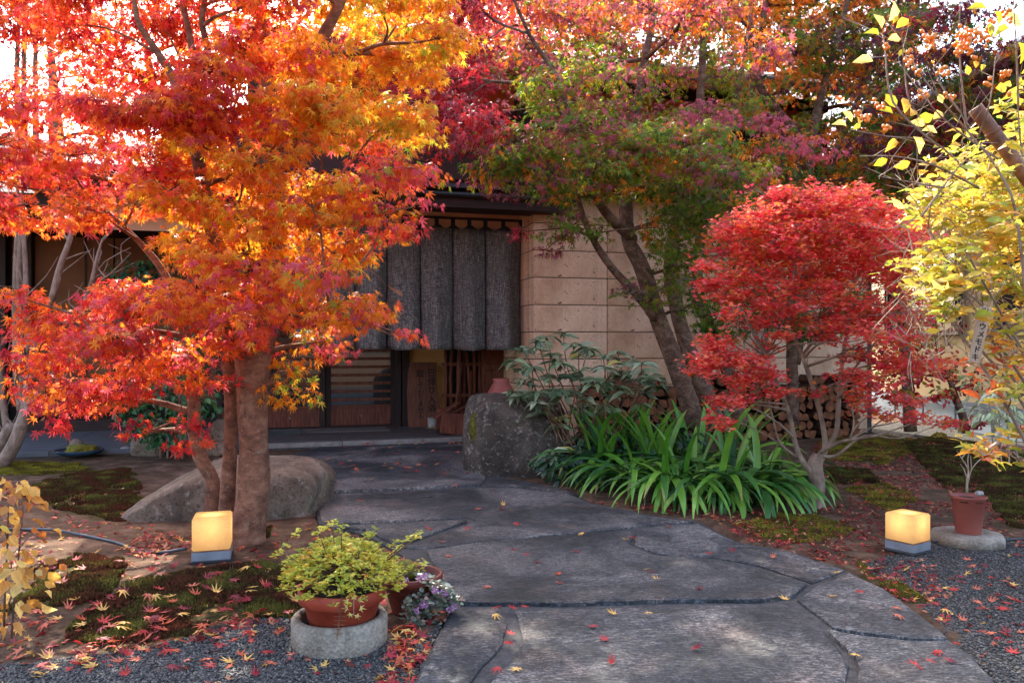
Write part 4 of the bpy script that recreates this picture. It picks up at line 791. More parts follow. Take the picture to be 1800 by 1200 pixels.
def gp(px, py, up=.01):
    p = G(px, py); return Vector((p.x, p.y, zp(p.x, p.y) + up))
MB().tube(smooth([gp(-60, 930), gp(40, 934), (gp(90, 940) + Vector((0, 0, .02))), gp(150, 946), gp(205, 957), gp(240, 968), gp(280, 972), gp(328, 972, .03)], 5), .011, 8).alone('power_cable', M_CABLE, 'grey cable running over brown soil to the left lamp', 'cable', smooth=True)
MB().tube(smooth([gp(1640, 958, .02), gp(1690, 956, .012), gp(1740, 955, .012), gp(1790, 950, .012), gp(1860, 948, .01)], 5), .008, 8).alone('power_cable', M_CABLE, 'thin black cable along the gravel below the round stone disc', 'cable', smooth=True)

# ------------------------------------------------------------------ potted plants
def pot(mat, loc, label, rt, rb, h, rim, group=None, inner=.02):
    t = thing('flower_pot', label, 'flower pot', loc, 0, group)
    prof = [(rb * .96, 0), (rb, .006), (rb + (rt * .93 - rb) * .8, h - rim - .002), (rt * .93, h - rim), (rt * .985, h - rim + .004), (rt, h - rim * .5), (rt, h - .008), (rt - .006, h), (rt - inner + .004, h - .002), (rt - inner, h - .012), (rt - inner - .01, h - .045), (rt * .3, h - .05)]
    put('pot_body', MB().lathe(prof, n=48, wob=.006).mesh('pot_body', mat, True), t)
    put('soil', MB().lathe([(.01, h - .038), (rt - inner - .006, h - .04), (rt - inner - .008, h - .03), (rt * .5, h - .018), (.01, h - .012)], n=20, wob=.1).mesh('soil', M_POTSOIL, True), t); return t
rg = G(597, 1150); rg = Vector((rg.x, rg.y + .13, 0)); RD_ = 3.57 + .22
rc = Vector(((597 - 900) / F * 3.72, 3.72, -.01)); rr_ = 86 / F * 3.6
t = thing('concrete_ring', 'rough round concrete ring used as stand under terracotta pot', 'pot stand', rc)
put('ring_body', MB().lathe([(rr_ * .97, 0), (rr_, .012), (rr_, .125), (rr_ - .010, .139), (rr_ - .036, .141), (rr_ - .046, .13), (rr_ - .05, .03), (.01, .02)], n=56, wob=.012).mesh('ring_body', M_AGG, True), t)
pot(M_TERRA, rc + Vector((.012, .0, .028)), 'wide terracotta pot standing in the concrete ring', .202, .132, .245, .064)
p2c = Vector(((722 - 900) / F * 4.12, 4.14, .0)); pot(M_TERRA_DK, p2c, 'darker terracotta bowl on the gravel behind the concrete ring', .165, .10, .20, .04)
pc = P(1702, 930, 5.52); pc.z = .085; dp_ = 5.52
pot(M_CLAYPOT, Vector((802 / F * dp_, dp_, .075)), 'tall brown flower pot standing on the round stone disc', .118, .080, .262, .02, inner=.008)
m = MB().lathe([(.205, 0), (.232, .015), (.235, .055), (.222, .078), (.10, .082), (.01, .082)], n=44, wob=.05); t = m.alone('stone_disc', M_AGG, 'flat round grey stone disc under the brown flower pot', 'stone', smooth=True, loc=(0, 0, 0)); t.location = (800 / F * dp_, dp_, -.005)
# leafy plants
def plant(name, label, cat, loc, group=None): return thing(name, label, cat, loc, 0, group)
PAZ = [C(222, 208, 84), C(200, 194, 76), C(236, 196, 80), C(158, 164, 62), C(232, 160, 66)]
az = plant('azalea_bush', 'yellow green small leaved azalea growing in the terracotta pot on the ring', 'azalea', rc + Vector((.012, 0, .24)))
def rosettes(f, lm, tips, nl, size, pal, pairs, tpl_up=.5, base=None, jit=.1, rad=.15, droop=.2, nj=.4):
    """leaf rosettes at the given tips"""
    for tp in tips:
        k = wchoice(pairs, 1)[0]; n = nl + rnd.randint(-1, 2); a = rnd.random() * 6.28 + np.arange(n) * 2.4 + rng.normal(0, .2, n); tilt = rng.uniform(.1, 1.0, n)
        t = np.stack([np.cos(a), np.sin(a), tpl_up * tilt * 1.6 - droop], 1); nn = np.stack([-np.cos(a) * .4, -np.sin(a) * .4, np.ones(n)], 1) + rng.normal(0, nj, (n, 3)) + np.array([0, -.25, 0])
        kk = np.full(n, k); sw = rng.random(n) < .25; kk[sw] = wchoice(pairs, sw.sum()); z = size * rng.uniform(.65, 1.15, n); c = np.clip(np.array(pal)[kk] * (1 + rng.normal(0, jit, (n, 1))), 0, 1)
        f.add(np.array(tp) + rng.normal(0, size * rad, (n, 3)), t, nn, z, c, kk)
lz = Limbs(); f = Fol(); b0 = rc + Vector((.012, 0, .262))
for k in range(9):
    a = rnd.random() * 6.28; lz.mb.tube([b0, b0 + Vector((math.cos(a) * .06, math.sin(a) * .06, .06)), b0 + Vector((math.cos(a) * .17, math.sin(a) * .14, .12 + rnd.random() * .1))], [.007, .005, .003], 5)
tips = []
for k in range(760):
    a = rnd.random() * 6.28; r = math.sqrt(rnd.random()); x = r * math.cos(a) * .285 - .03 * (1 - r); y = r * math.sin(a) * .26; h = .15 * (1 - r * r) + rnd.uniform(-.03, .06) + .04
    q = b0 + Vector((x, y, h - .01)); tips.append(q)
    if k % 5 == 0: lz.tw.tube([b0 + Vector((x * .3, y * .3, h * .4)), q], [.003, .0015], 3, False)
for (px, py) in ((497, 968), (485, 975), (505, 985), (520, 940), (560, 935), (583, 922), (575, 928), (640, 945), (655, 938), (646, 952), (600, 930), (715, 950), (728, 945), (700, 965), (690, 958), (735, 990), (742, 998), (722, 1000), (735, 942), (690, 975), (600, 1020)):
    q = P(px, py, rc.y + rnd.uniform(-.12, .2)); tips += [q, q + Vector((.012, .01, .015)), q + Vector((-.015, .01, -.01))]; lz.tw.tube([b0 + (q - b0) * .55 + Vector((0, 0, -.02)), q], [.0035, .002], 3, False)
rosettes(f, None, tips, 6, .026, PAZ, [(0, 4), (1, 3), (2, 2), (3, 2), (4, .6)])
lz.mb.build('stem', M_BARK_DK, az); lz.tw.build('twigs', M_BARK_DK, az)['kind'] = 'stuff'; f.finish(az, TSM, PAZ, M_AUTUMN, 260)
# dried frond and pale cut leaf hanging over the pot rim
fr = MB(); q0 = P(602, 1052, 3.50)
fr.tube([P(602, 1040, 3.56), P(600, 1058, 3.50), P(596, 1090, 3.50), P(592, 1122, 3.50)], .0022, 5)
for k in range(7):
    z = 1066 + k * 8; s = 10 + 2 * (k % 2)
    for sg in (-1, 1): fr.tube([P(600 - k, z, 3.50), P(600 - k + sg * s, z + 3 - k, 3.49)], [.0022, .001], 4)
fr.alone('dry_frond', M_BAMBOO, 'dried pale fern frond hanging over the terracotta pot rim', 'dead frond')
hl = plant('pale_leaf', 'pale yellow lobed leaf hanging down over the terracotta pot rim', 'leaf', P(622, 1050, 3.50)); f = Fol(); n = 7
PP_ = np.array([P(x, y, 3.495) for x, y in ((622, 1052), (612, 1056), (632, 1054), (611, 1067), (633, 1068), (617, 1078), (627, 1080))]); f.add(PP_, np.array([(0, 0, 1), (-1, 0, .2), (1, 0, .3), (-1, 0, -.2), (1, 0, -.2), (-.5, 0, -1), (.4, 0, -1)], float), np.tile([0, -1, .2], (n, 1)) + rng.normal(0, .1, (n, 3)), np.full(n, .03), np.tile(C(226, 196, 112), (n, 1)), np.zeros(n, int))
f.finish(hl, T5S, [C(226, 196, 112)], M_LITTER, 20); MB().tube([P(624, 1040, 3.55), P(622, 1052, 3.50), P(622, 1082, 3.493)], .0018, 4).build('stem', M_TWIG, hl)
# sedum with lilac flower heads
sdm = plant('sedum_plant', 'trailing grey green sedum with lilac flower heads spilling over the dark terracotta bowl', 'sedum', p2c + Vector((.05, 0, .17)))
PSD = [C(122, 132, 112), C(150, 154, 132), C(176, 138, 122), C(98, 112, 92)]; f = Fol(); lz = Limbs(); TRD = t_oval(.48, .02, .05)
trails = [[(735, 1045), (715, 1060), (712, 1090), (722, 1120)], [(740, 1040), (735, 1065), (745, 1085), (758, 1100)], [(750, 1035), (770, 1045), (790, 1055), (798, 1062)], [(740, 1030), (760, 1040), (780, 1062), (792, 1068)], [(735, 1025), (725, 1045), (720, 1070), (724, 1096)], [(735, 1022), (745, 1020), (765, 1035), (785, 1045)], [(730, 1040), (742, 1060), (755, 1062), (768, 1068)], [(738, 1030), (728, 1060), (730, 1085), (738, 1105)]]
for tr in trails:
    for rep in range(4):
        pts = smooth([P(x + 4 + rnd.uniform(-8, 8), y - 6 + rnd.uniform(-7, 7), 4.05 - .03 * i + rnd.uniform(-.06, .1)) for i, (x, y) in enumerate(tr)], 4); lz.tw.tube(pts, .002, 4)
        for q in pts: rosettes(f, None, [q], 3, .032, PSD, [(0, 3), (1, 3), (2, 1.4), (3, 2)], .3, rad=.3)
lz.tw.build('stem', M_TWIG, sdm); f.finish(sdm, TRD, PSD, M_GREEN, 200)
fh = {}
for k in range(3):
    m = MB(); r = random.Random(k)
    for i in range(34):
        u = Vector((r.gauss(0, 1), r.gauss(0, 1), r.gauss(0, 1) + .3)).normalized() * .022 * r.uniform(.6, 1); a = Vector((r.gauss(0, 1), r.gauss(0, 1), r.gauss(0, 1))).normalized() * .006; b_ = u.cross(a).normalized() * .006; m.add([u + a, u + b_, u - a, u - b_], [(0, 1, 2, 3)], C(*[(192, 140, 178), (214, 166, 200), (176, 118, 164)][i % 3]))
    fh[k] = m.mesh('flower_head', M_FLOWER)
for i, (x, y) in enumerate([(712, 1020), (738, 1016), (748, 1012), (765, 1037), (778, 1042), (752, 1060), (763, 1060), (770, 1066), (734, 1072), (797, 1048), (790, 1072), (798, 1066), (727, 1096), (786, 1046), (705, 1028), (744, 1062), (792, 1056)]):
    q = P(x, y, 3.96 + rnd.uniform(-.05, .05)); put('flower_head', fh[i % 3], sdm, q - sdm.location, (0, 0, i), .9)
put('moss_mound', boulder_mesh((.085, .10, .06), 51, mat=mat_noise('pot_moss', [C(60, 54, 20), C(104, 96, 34), C(134, 122, 46)], 40, 0.95, 0.9, 0.02), p=2.2, amp=.15, sub=4), sdm, Vector((-.09, -.01, .035)))
# bare seedling in the brown pot
sb = plant('bare_seedling', 'leafless pale seedling with forked twigs in the brown pot', 'seedling', Vector((802 / F * dp_, dp_, .30)))
m = MB()
for pts in ([(1700, 868), (1700, 845), (1702, 825), (1690, 805), (1682, 792)], [(1701, 850), (1708, 825), (1722, 808), (1730, 805)], [(1702, 828), (1702, 800), (1712, 782)], [(1690, 806), (1700, 790), (1698, 775)], [(1708, 826), (1706, 800)], [(1700, 840), (1694, 824), (1688, 815)]):
    q = smooth([P(x, y, dp_ + rnd.uniform(-.03, .03)) for x, y in pts]); m.tube(q, list(np.linspace(.009 if pts[0][1] > 860 else .005, .0018, len(q))), 6)
m.build('stem', M_TWIG, sb, True)

# ------------------------------------------------------------------ strap leaf clump
PST = [C(84, 136, 42), C(112, 160, 56), C(66, 116, 52), C(142, 180, 78), C(56, 98, 54)]
sc = plant('strap_leaf_clump', 'dense clump of long glossy green strap leaves arching over path edge', 'strap leaved plant', G(1200, 880))
def strap(kind, i):
    r = random.Random(i * 31 + kind); col_ = PST[r.choice([0, 0, 1, 1, 2, 3, 4])]; vc = []; up0 = [R(62), R(80), R(52)][kind] + r.uniform(-.12, .12); end = [R(-70), R(10), R(-78)][kind] + r.uniform(-.3, .3); n = 12; x = z = 0; vs = []; w0 = r.uniform(.026, .036); tw = r.uniform(-.3, .3)
    for j in range(n + 1):
        s = j / n; e = up0 + (end - up0) * s ** (1.1 if kind != 1 else 2.0); w = w0 * (min(1, .55 + 1.2 * s) if s < .6 else max(.0, 1 - ((s - .6) / .4) ** 2)) + .001
        ux, uz = -math.sin(e), math.cos(e); a = tw * s; base_c = Vector(col_); tip_c = Vector(C(150, 120, 60)) if i % 3 == 0 else base_c * 1.1; cc = base_c.lerp(tip_c, max(0, (s - .82) / .18)) * (.8 + .3 * s)
        for sg, up in ((-1, .32), (0, 0), (1, .32)): vs.append((x + ux * w * up + 0, sg * w * math.cos(a), z + uz * w * up + sg * w * math.sin(a))); vc.append(tuple(cc))
        x += math.cos(e) / n; z += math.sin(e) / n
    fs = []
    for j in range(n):
        b = j * 3; fs += [(b, b + 1, b + 4, b + 3), (b + 1, b + 2, b + 5, b + 4)]
    m_ = MB().add(vs, fs); m_.c = vc; return m_.mesh('leaf', M_GREEN, True)
SV = {(k, i): strap(k, i) for k in range(3) for i in range(12)}
cents = [(G(1075, 838), 26), (G(1150, 848), 30), (G(1220, 855), 32), (G(1290, 862), 32), (G(1350, 868), 26), (G(1180, 880), 36), (G(1255, 886), 36), (G(1110, 862), 30), (G(1325, 884), 28), (G(1215, 830), 30), (G(1290, 832), 26), (G(1120, 836), 26), (G(1062, 846), 20), (G(1345, 860), 18)]
nst = 0
for ci, (c, cnt) in enumerate(cents):
    out = math.atan2(c.y - 7.35, c.x - 1.95)
    for k in range(int(cnt * 1.35)):
        kind = 1 if (rnd.random() < (.42 if c.y > 7.7 else .08)) else (0 if rnd.random() < .6 else 2); a = rnd.gauss(out, 1.05) if rnd.random() < .72 else rnd.uniform(0, 6.28)
        if c.y < 7.4 and rnd.random() < .5: a = rnd.gauss(-math.pi / 2, .8)
        Ls = {0: rnd.uniform(.66, 1.0), 1: rnd.uniform(.6, .95), 2: rnd.uniform(.5, .85)}[kind]
        o = put('leaf', SV[(kind, rnd.randrange(12))], sc, (c.x + rnd.gauss(0, .06) - sc.location.x, c.y + rnd.gauss(0, .05) - sc.location.y, rnd.uniform(-.02, .03)), (rnd.gauss(0, .10), 0, a), (Ls, Ls * rnd.uniform(.8, 1.2), Ls)); nst += 1

# ------------------------------------------------------------------ rhododendron
TRHO = t_oval(.19, .04, .18)
PRH = [C(138, 154, 114), C(112, 132, 96), C(170, 180, 146), C(88, 110, 82), C(196, 186, 92)]
rh = plant('rhododendron_bush', 'leggy rhododendron with drooping grey green leaf rosettes behind the dark boulder', 'rhododendron', G(1040, 838)); lz = Limbs(); f = Fol(); base = G(1040, 838)
tips = [(918, 612), (962, 592), (990, 586), (948, 600), (935, 645), (968, 622), (905, 690), (925, 672), (985, 640), (992, 688), (955, 712), (965, 665), (1020, 652), (1035, 612), (1018, 606), (1060, 624), (1085, 618), (1110, 635), (1065, 645), (1092, 655), (1130, 650), (1112, 668), (1135, 690), (1100, 690), (1030, 700), (1060, 712), (1020, 718), (985, 735), (1040, 745), (1015, 770), (975, 790), (965, 805), (1128, 640), (1082, 680), (945, 690), (915, 640), (1150, 665), (1045, 668), (1000, 660)]
for k, (x, y) in enumerate(tips):
    d = 8.15 + rnd.uniform(-.3, .35); q = P(x, y, d); s0 = base + Vector((rnd.uniform(-.28, .35) + (x - 1030) * .0012, rnd.uniform(-.1, .2), -.05)); m1 = s0.lerp(q, .4) + Vector((rnd.uniform(-.08, .08), rnd.uniform(-.08, .08), .02)); pts = smooth([s0, m1, s0.lerp(q, .75) + Vector((rnd.uniform(-.05, .05), 0, .03)), q])
    lz.mb.tube(pts, list(np.linspace(.009, .004, len(pts))), 6); rosettes(f, None, [q, q + Vector((rnd.uniform(-.1, .1), rnd.uniform(-.12, .12), rnd.uniform(-.14, -.02)))], 10, .175, PRH, [(0, 4), (1, 4), (2, 3), (3, 2), (4, .5)], .4, rad=.05, droop=.42, nj=.3)
lz.mb.build('stem', M_BARK, rh, True)['kind'] = 'stuff'; f.finish(rh, TRHO, PRH, M_GREEN, 300)
# low dark undergrowth between rhododendron and strap leaves
ug = plant('evergreen_shrub', 'low dark green undergrowth between rhododendron stems and strap leaves', 'shrub', G(1090, 815)); f = Fol()
PUG = [C(40, 70, 44), C(56, 88, 50), C(32, 56, 40)]
for (x, y, d) in ((1060, 775, 8.3), (1100, 768, 8.4), (1140, 760, 8.4), (1180, 770, 8.3), (1030, 790, 8.2), (990, 812, 7.9), (1120, 790, 8.2), (1015, 825, 7.8)): pad(f, P(x, y, d), (.22, .2, .14), 22, 6, .09, [(0, 3), (1, 2), (2, 2)], PUG)
f.finish(ug, TOV, PUG, M_GREEN, 150)

# ------------------------------------------------------------------ red dome shrub
PRD = [C(250, 108, 88), C(244, 84, 80), C(250, 130, 88), C(234, 68, 86), C(248, 124, 124), C(226, 124, 52)]
rdg = G(1434, 888); red = plant('red_dome_shrub', 'clipped bright red leaved shrub with domed top and bare branching grey stems', 'shrub', rdg); lz = Limbs(); f = Fol()
tk = MB(); lz.bough(PP((1434, 900, 6.78), (1434, 880, 6.78), (1437, 850, 6.78), (1432, 820, 6.78), (1440, 800, 6.78)), [.09, .07, .062, .066, .05], 14, tk); tk.build('trunk', M_BARK_GY, red, True)
for pts, rad in (([(1430, 835, 6.78), (1408, 805, 6.7), (1396, 770, 6.7), (1388, 730, 6.7), (1374, 690, 6.65), (1352, 640, 6.6), (1330, 590, 6.5), (1300, 540, 6.45)], [.04, .036, .034, .03, .026, .02, .014, .008]), ([(1436, 815, 6.78), (1450, 790, 6.8), (1446, 745, 6.8), (1432, 690, 6.8), (1412, 630, 6.8), (1395, 590, 6.85), (1370, 540, 6.9), (1340, 470, 6.9)], [.05, .04, .034, .032, .03, .024, .016, .008]), ([(1440, 800, 6.78), (1468, 765, 6.85), (1474, 710, 6.9), (1478, 660, 6.95), (1486, 600, 7.0), (1500, 540, 7.0), (1520, 480, 7.0)], [.04, .032, .03, .027, .02, .014, .008]), ([(1472, 700, 6.9), (1500, 650, 6.9), (1540, 600, 6.8), (1575, 570, 6.7)], [.02, .016, .01, .005]), ([(1410, 625, 6.8), (1440, 580, 6.8), (1450, 520, 6.8), (1440, 440, 6.8)], [.022, .018, .012, .006]), ([(1442, 795, 6.78), (1480, 775, 6.6), (1540, 765, 6.5), (1600, 745, 6.5)], [.03, .022, .014, .005]), ([(1440, 800, 6.78), (1470, 800, 6.7), (1520, 765, 6.7), (1580, 770, 6.7), (1640, 750, 6.8)], [.03, .02, .013, .009, .004]),
                 ([(1396, 770, 6.7), (1370, 745, 6.6), (1330, 720, 6.5), (1280, 700, 6.5)], [.02, .014, .009, .004]), ([(1405, 805, 6.75), (1372, 780, 6.7), (1360, 740, 6.7), (1350, 700, 6.7), (1335, 660, 6.7)], [.02, .018, .014, .01, .005]), ([(1380, 700, 6.66), (1350, 690, 6.5), (1300, 650, 6.5)], [.016, .01, .004])):
    lz.bough(PP(*pts), [q * .66 for q in rad], 8)
redpads = []
for (x, y) in cells([(1240, 480), (1262, 420), (1310, 365), (1380, 338), (1450, 332), (1530, 345), (1585, 385), (1605, 440), (1595, 490), (1500, 500), (1400, 520), (1300, 500)], 44, .3): redpads.append((x, y, 6.75 + rnd.uniform(-.85, .85) * math.sqrt(max(.05, 1 - ((x - 1420) / 200) ** 2)), 38, 20, .62))
for (x, y) in cells([(1262, 420), (1310, 365), (1380, 336), (1450, 330), (1530, 343), (1585, 383), (1600, 440), (1420, 460)], 40, .3): redpads.append((x, y, 6.45 + rnd.uniform(-.5, .2), 38, 18, .5))
for (x, y) in cells([(1235, 470), (1440, 480), (1640, 470), (1650, 560), (1560, 640), (1460, 620), (1320, 590), (1240, 540)], 46, .4): redpads.append((x, y, 6.6 + rnd.uniform(-.7, .7), 34, 16, .38))
for (x, y) in cells([(1560, 360), (1620, 390), (1640, 470), (1580, 480)], 34, .3): redpads.append((x, y, 6.7 + rnd.uniform(-.4, .4), 34, 16, .6))
redpads += [(1240, 470, 6.5, 26, 10, 1), (1250, 500, 6.5, 40, 12, 1), (1290, 520, 6.4, 40, 12, 1), (1350, 535, 6.3, 40, 9, 1), (1390, 545, 6.3, 30, 8, 1), (1345, 565, 6.4, 24, 8, 1), (1440, 530, 6.3, 30, 8, 1), (1500, 540, 6.4, 36, 12, 1), (1550, 560, 6.5, 26, 10, 1), (1470, 570, 6.4, 24, 12, 1), (1510, 575, 6.5, 34, 14, 1), (1460, 600, 6.5, 24, 10, .8), (1255, 605, 6.5, 40, 16, 1), (1280, 630, 6.4, 48, 16, 1), (1240, 640, 6.5, 36, 12, 1), (1320, 640, 6.4, 36, 14, 1), (1350, 660, 6.4, 30, 12, 1), (1230, 655, 6.5, 26, 8, 1), (1300, 670, 6.4, 30, 14, 1), (1275, 705, 6.4, 36, 14, 1), (1265, 740, 6.4, 22, 14, 1), (1310, 700, 6.4, 26, 10, .8), (1360, 690, 6.4, 30, 10, .8),
            (1500, 660, 6.5, 40, 14, .8), (1540, 680, 6.5, 40, 12, .8), (1510, 700, 6.5, 30, 12, .7), (1590, 705, 6.5, 26, 10, 1), (1560, 640, 6.6, 40, 16, .7), (1600, 640, 6.7, 50, 20, .6), (1640, 650, 6.8, 36, 20, .5), (1530, 725, 6.5, 36, 10, .6), (1600, 735, 6.6, 40, 12, .5), (1660, 745, 6.8, 30, 10, .5), (1430, 690, 6.7, 16, 10, .5), (1350, 610, 6.6, 20, 10, .6)]
for (x, y, d, rx, ry, dens) in redpads:
    c = P(x, y, d); lz.reach(c, .004, 5)
    n = int(rx * ry * .11 * dens) + 4; tp = [c + Vector((rnd.gauss(0, .42) * rx / F * d, rnd.gauss(0, .12), rnd.gauss(0, .45) * ry / F * d)) for _ in range(n)]
    rosettes(f, None, tp, 6, .05, PRD, [(0, 4), (1, 3), (2, 2), (3, 2), (4, 2), (5, .6)] if dens > .75 else [(0, 2), (1, 3), (2, 2), (3, 2), (5, 2)], .5, rad=.35, nj=.6); lz.twigs(c, tp, .35, .0022)
lz.mb.build('branch', M_BARK_GY, red, True)['kind'] = 'stuff'; lz.tw.build('twigs', M_BARK_GY, red)['kind'] = 'stuff'; f.finish(red, TSM, PRD, M_AUTUMN, 300)

# ------------------------------------------------------------------ small red tree at the back right, nandina, bare shrub, left shrub
def small_tree(name, label, cat, base, skel, pads_, size, pairs, pal, mat, tpl, bark, nparts, spr=10, per=6, leafmass='foliage'):
    r = plant(name, label, cat, base); l = Limbs(); f = Fol()
    for pts, rad in skel: m = MB(); l.bough(PP(*pts), rad, 8, m); m.build('trunk', bark, r, True)
    for (x, y, d, rx, ry) in pads_:
        c = P(x, y, d); l.reach(c, .004, 5); sp = pad(f, c, (rx / F * d, .2, ry / F * d), spr, per, size, pairs, pal); l.twigs(c, sp, .4, .0022)
    if l.mb.v: l.mb.build('branch', bark, r, True)['kind'] = 'stuff'
    if l.tw.v: l.tw.build('twigs', bark, r)['kind'] = 'stuff'
    f.finish(r, tpl, pal, mat, nparts); return r
PSM = [C(186, 40, 46), C(206, 62, 44), C(160, 30, 50), C(196, 160, 60), C(148, 140, 60)]
small_tree('red_leaved_shrub', 'small red and yellow leaved shrub with one curved stem before the grey foundation', 'shrub', G(1695, 752), [([(1698, 760, 9.6), (1692, 730, 9.6), (1680, 700, 9.6), (1670, 670, 9.6), (1650, 640, 9.6)], [.055, .05, .045, .03, .015])],
           [(1600, 620, 9.5, 40, 18), (1650, 600, 9.6, 40, 16), (1690, 640, 9.5, 36, 18), (1560, 650, 9.4, 40, 18), (1620, 660, 9.4, 50, 18), (1660, 690, 9.4, 36, 14), (1580, 690, 9.4, 36, 16), (1710, 670, 9.5, 30, 16), (1530, 620, 9.6, 40, 24), (1700, 740, 9.3, 26, 8), (1640, 560, 9.8, 50, 24), (1580, 560, 9.8, 40, 24)], .075, [(0, 3), (1, 2), (2, 3), (3, 2), (4, 1.5)], PSM, M_AUTUMN, TOV, M_BARK_DK, 200, 12, 6)
PND = [C(46, 92, 48), C(64, 112, 58), C(34, 72, 44), C(90, 126, 70)]
nd = small_tree('nandina_shrub', 'dark green nandina shrub with red berry spray behind the maple branches', 'shrub', G(300, 806), [([(300 + a, 806, 9.4), (300 + a * 1.3 + 3, 740, 9.4), (300 + a * 2, 690, 9.4)], [.012, .01, .007]) for a in (-18, -6, 8, 20)],
           [(230, 712, 9.3, 30, 14), (262, 690, 9.4, 34, 16), (290, 700, 9.3, 34, 18), (250, 735, 9.2, 36, 14), (290, 740, 9.2, 34, 18), (270, 765, 9.2, 30, 14), (305, 770, 9.3, 24, 16), (330, 720, 9.4, 30, 20), (215, 700, 9.4, 16, 10), (300, 665, 9.5, 36, 16), (320, 520, 9.6, 40, 30), (240, 470, 9.8, 40, 24), (290, 480, 9.8, 40, 30), (340, 640, 9.6, 30, 30), (330, 590, 9.7, 30, 30), (370, 700, 9.6, 24, 30)], .085, [(0, 4), (1, 3), (2, 3), (3, 1)], PND, M_GREEN, TOV, M_BARK_GY, 260, 16, 6)
bm_ = MB().lathe([(.001, -.012), (.009, -.008), (.012, 0), (.009, .008), (.001, .012)], n=8).mesh('berry', M_REDBERRY, True)
for k in range(46): q = P(232 + rnd.gauss(0, 9), 697 + rnd.gauss(0, 6), 9.05 + rnd.uniform(-.05, .05)); put('berry', bm_, nd, q - nd.location)
bs = plant('bare_shrub', 'bare grey many stemmed shrub standing at the left edge', 'shrub', G(15, 805)); lz = Limbs()
for pts, rad in (([(5, 815, 8.9), (30, 770, 8.9), (45, 720, 8.9), (52, 660, 8.9), (60, 600, 8.9), (62, 560, 8.9)], [.085, .07, .06, .05, .035, .02]), ([(42, 735, 8.9), (62, 700, 8.8), (85, 675, 8.8), (100, 640, 8.8)], [.045, .04, .03, .015]), ([(-10, 800, 9.2), (8, 770, 9.2), (22, 745, 9.2)], [.08, .075, .06]), ([(12, 760, 9.2), (5, 700, 9.2), (-4, 600, 9.2)], [.04, .035, .02]), ([(38, 720, 9.1), (30, 640, 9.1), (28, 500, 9.1), (32, 380, 9.1)], [.05, .045, .038, .02]), ([(42, 700, 9.0), (36, 600, 9.0), (34, 470, 9.0), (40, 330, 9.0)], [.04, .036, .03, .014]), ([(52, 620, 8.9), (46, 520, 8.9), (42, 420, 8.9), (20, 260, 8.9)], [.035, .03, .024, .01]),
                 ([(92, 525, 8.7), (105, 470, 8.7), (122, 425, 8.7), (128, 395, 8.7)], [.035, .032, .028, .02]), ([(60, 590, 8.9), (80, 550, 8.8), (95, 520, 8.7)], [.03, .03, .032]), ([(145, 540, 8.7), (160, 500, 8.7), (170, 455, 8.7), (180, 420, 8.7)], [.03, .025, .018, .008]), ([(100, 640, 8.8), (130, 590, 8.75), (146, 538, 8.7)], [.02, .025, .03]), ([(160, 503, 8.7), (195, 480, 8.7), (230, 445, 8.7)], [.014, .01, .004])): lz.bough(PP(*pts), rad, 9)
for k in range(70):
    p, r = lz.nodes[rnd.randrange(len(lz.nodes))]; q = p + Vector((rnd.uniform(-.35, .35), rnd.uniform(-.2, .2), rnd.uniform(.05, .45))); md_ = p.lerp(q, .5) + Vector((rnd.uniform(-.08, .08), 0, rnd.uniform(-.05, .05))); lz.tw.tube(smooth([p, md_, q], 2), list(np.linspace(min(r, .012), .003, 5)), 4)
lz.mb.build('stem', M_BARK_GY, bs, True)['kind'] = 'stuff'; lz.tw.build('twigs', M_BARK_GY, bs)['kind'] = 'stuff'
PYL = [C(226, 170, 84), C(206, 140, 64), C(238, 200, 120), C(190, 110, 50)]
small_tree('yellow_shrub', 'low shrub of dry golden leaves at the left edge of the picture', 'shrub', G(20, 1130), [([(10 + a, 1150, 3.75), (14 + a * 1.4, 1050, 3.75), (20 + a * 1.8, 960, 3.75), (24 + a * 2.2, 880, 3.75)], [.006, .005, .004, .002]) for a in (-16, -4, 8)],
           [(15, 850, 3.7, 26, 16), (20, 885, 3.7, 30, 14), (10, 930, 3.7, 30, 20), (36, 960, 3.7, 30, 18), (20, 1000, 3.7, 32, 18), (48, 1000, 3.7, 20, 14), (15, 1060, 3.7, 26, 20), (-30, 900, 3.8, 40, 30), (-30, 1000, 3.8, 40, 40)], .07, [(0, 3), (1, 3), (2, 2), (3, 1.5)], PYL, M_AUTUMN, TOV, M_BARK_DK, 200, 6, 3)
# bare tree against the sky, far left
bt = plant('bare_tree', 'thin leafless tree against the white sky at the upper left', 'tree', Vector((-10.6, 17.6, 0))); m = MB()
for x in (42, 62, 30, 90):
    m.tube(smooth([P(x + 8, 700, 17.6), P(x + 2, 300, 17.6), P(x, 120, 17.6), P(x + 3, 20, 17.6), P(x - 4, -120, 17.6)]), list(np.linspace(.09, .02, 17)), 6)
    for k in range(16): y = rnd.uniform(-60, 160); s = rnd.choice((-1, 1)); m.tube([P(x, y, 17.6), P(x + s * rnd.uniform(10, 28), y - rnd.uniform(15, 40), 17.6 + rnd.uniform(-.4, .4))], [.02, .006], 4)
m.build('stem', M_BARK_DK, bt)['kind'] = 'stuff'

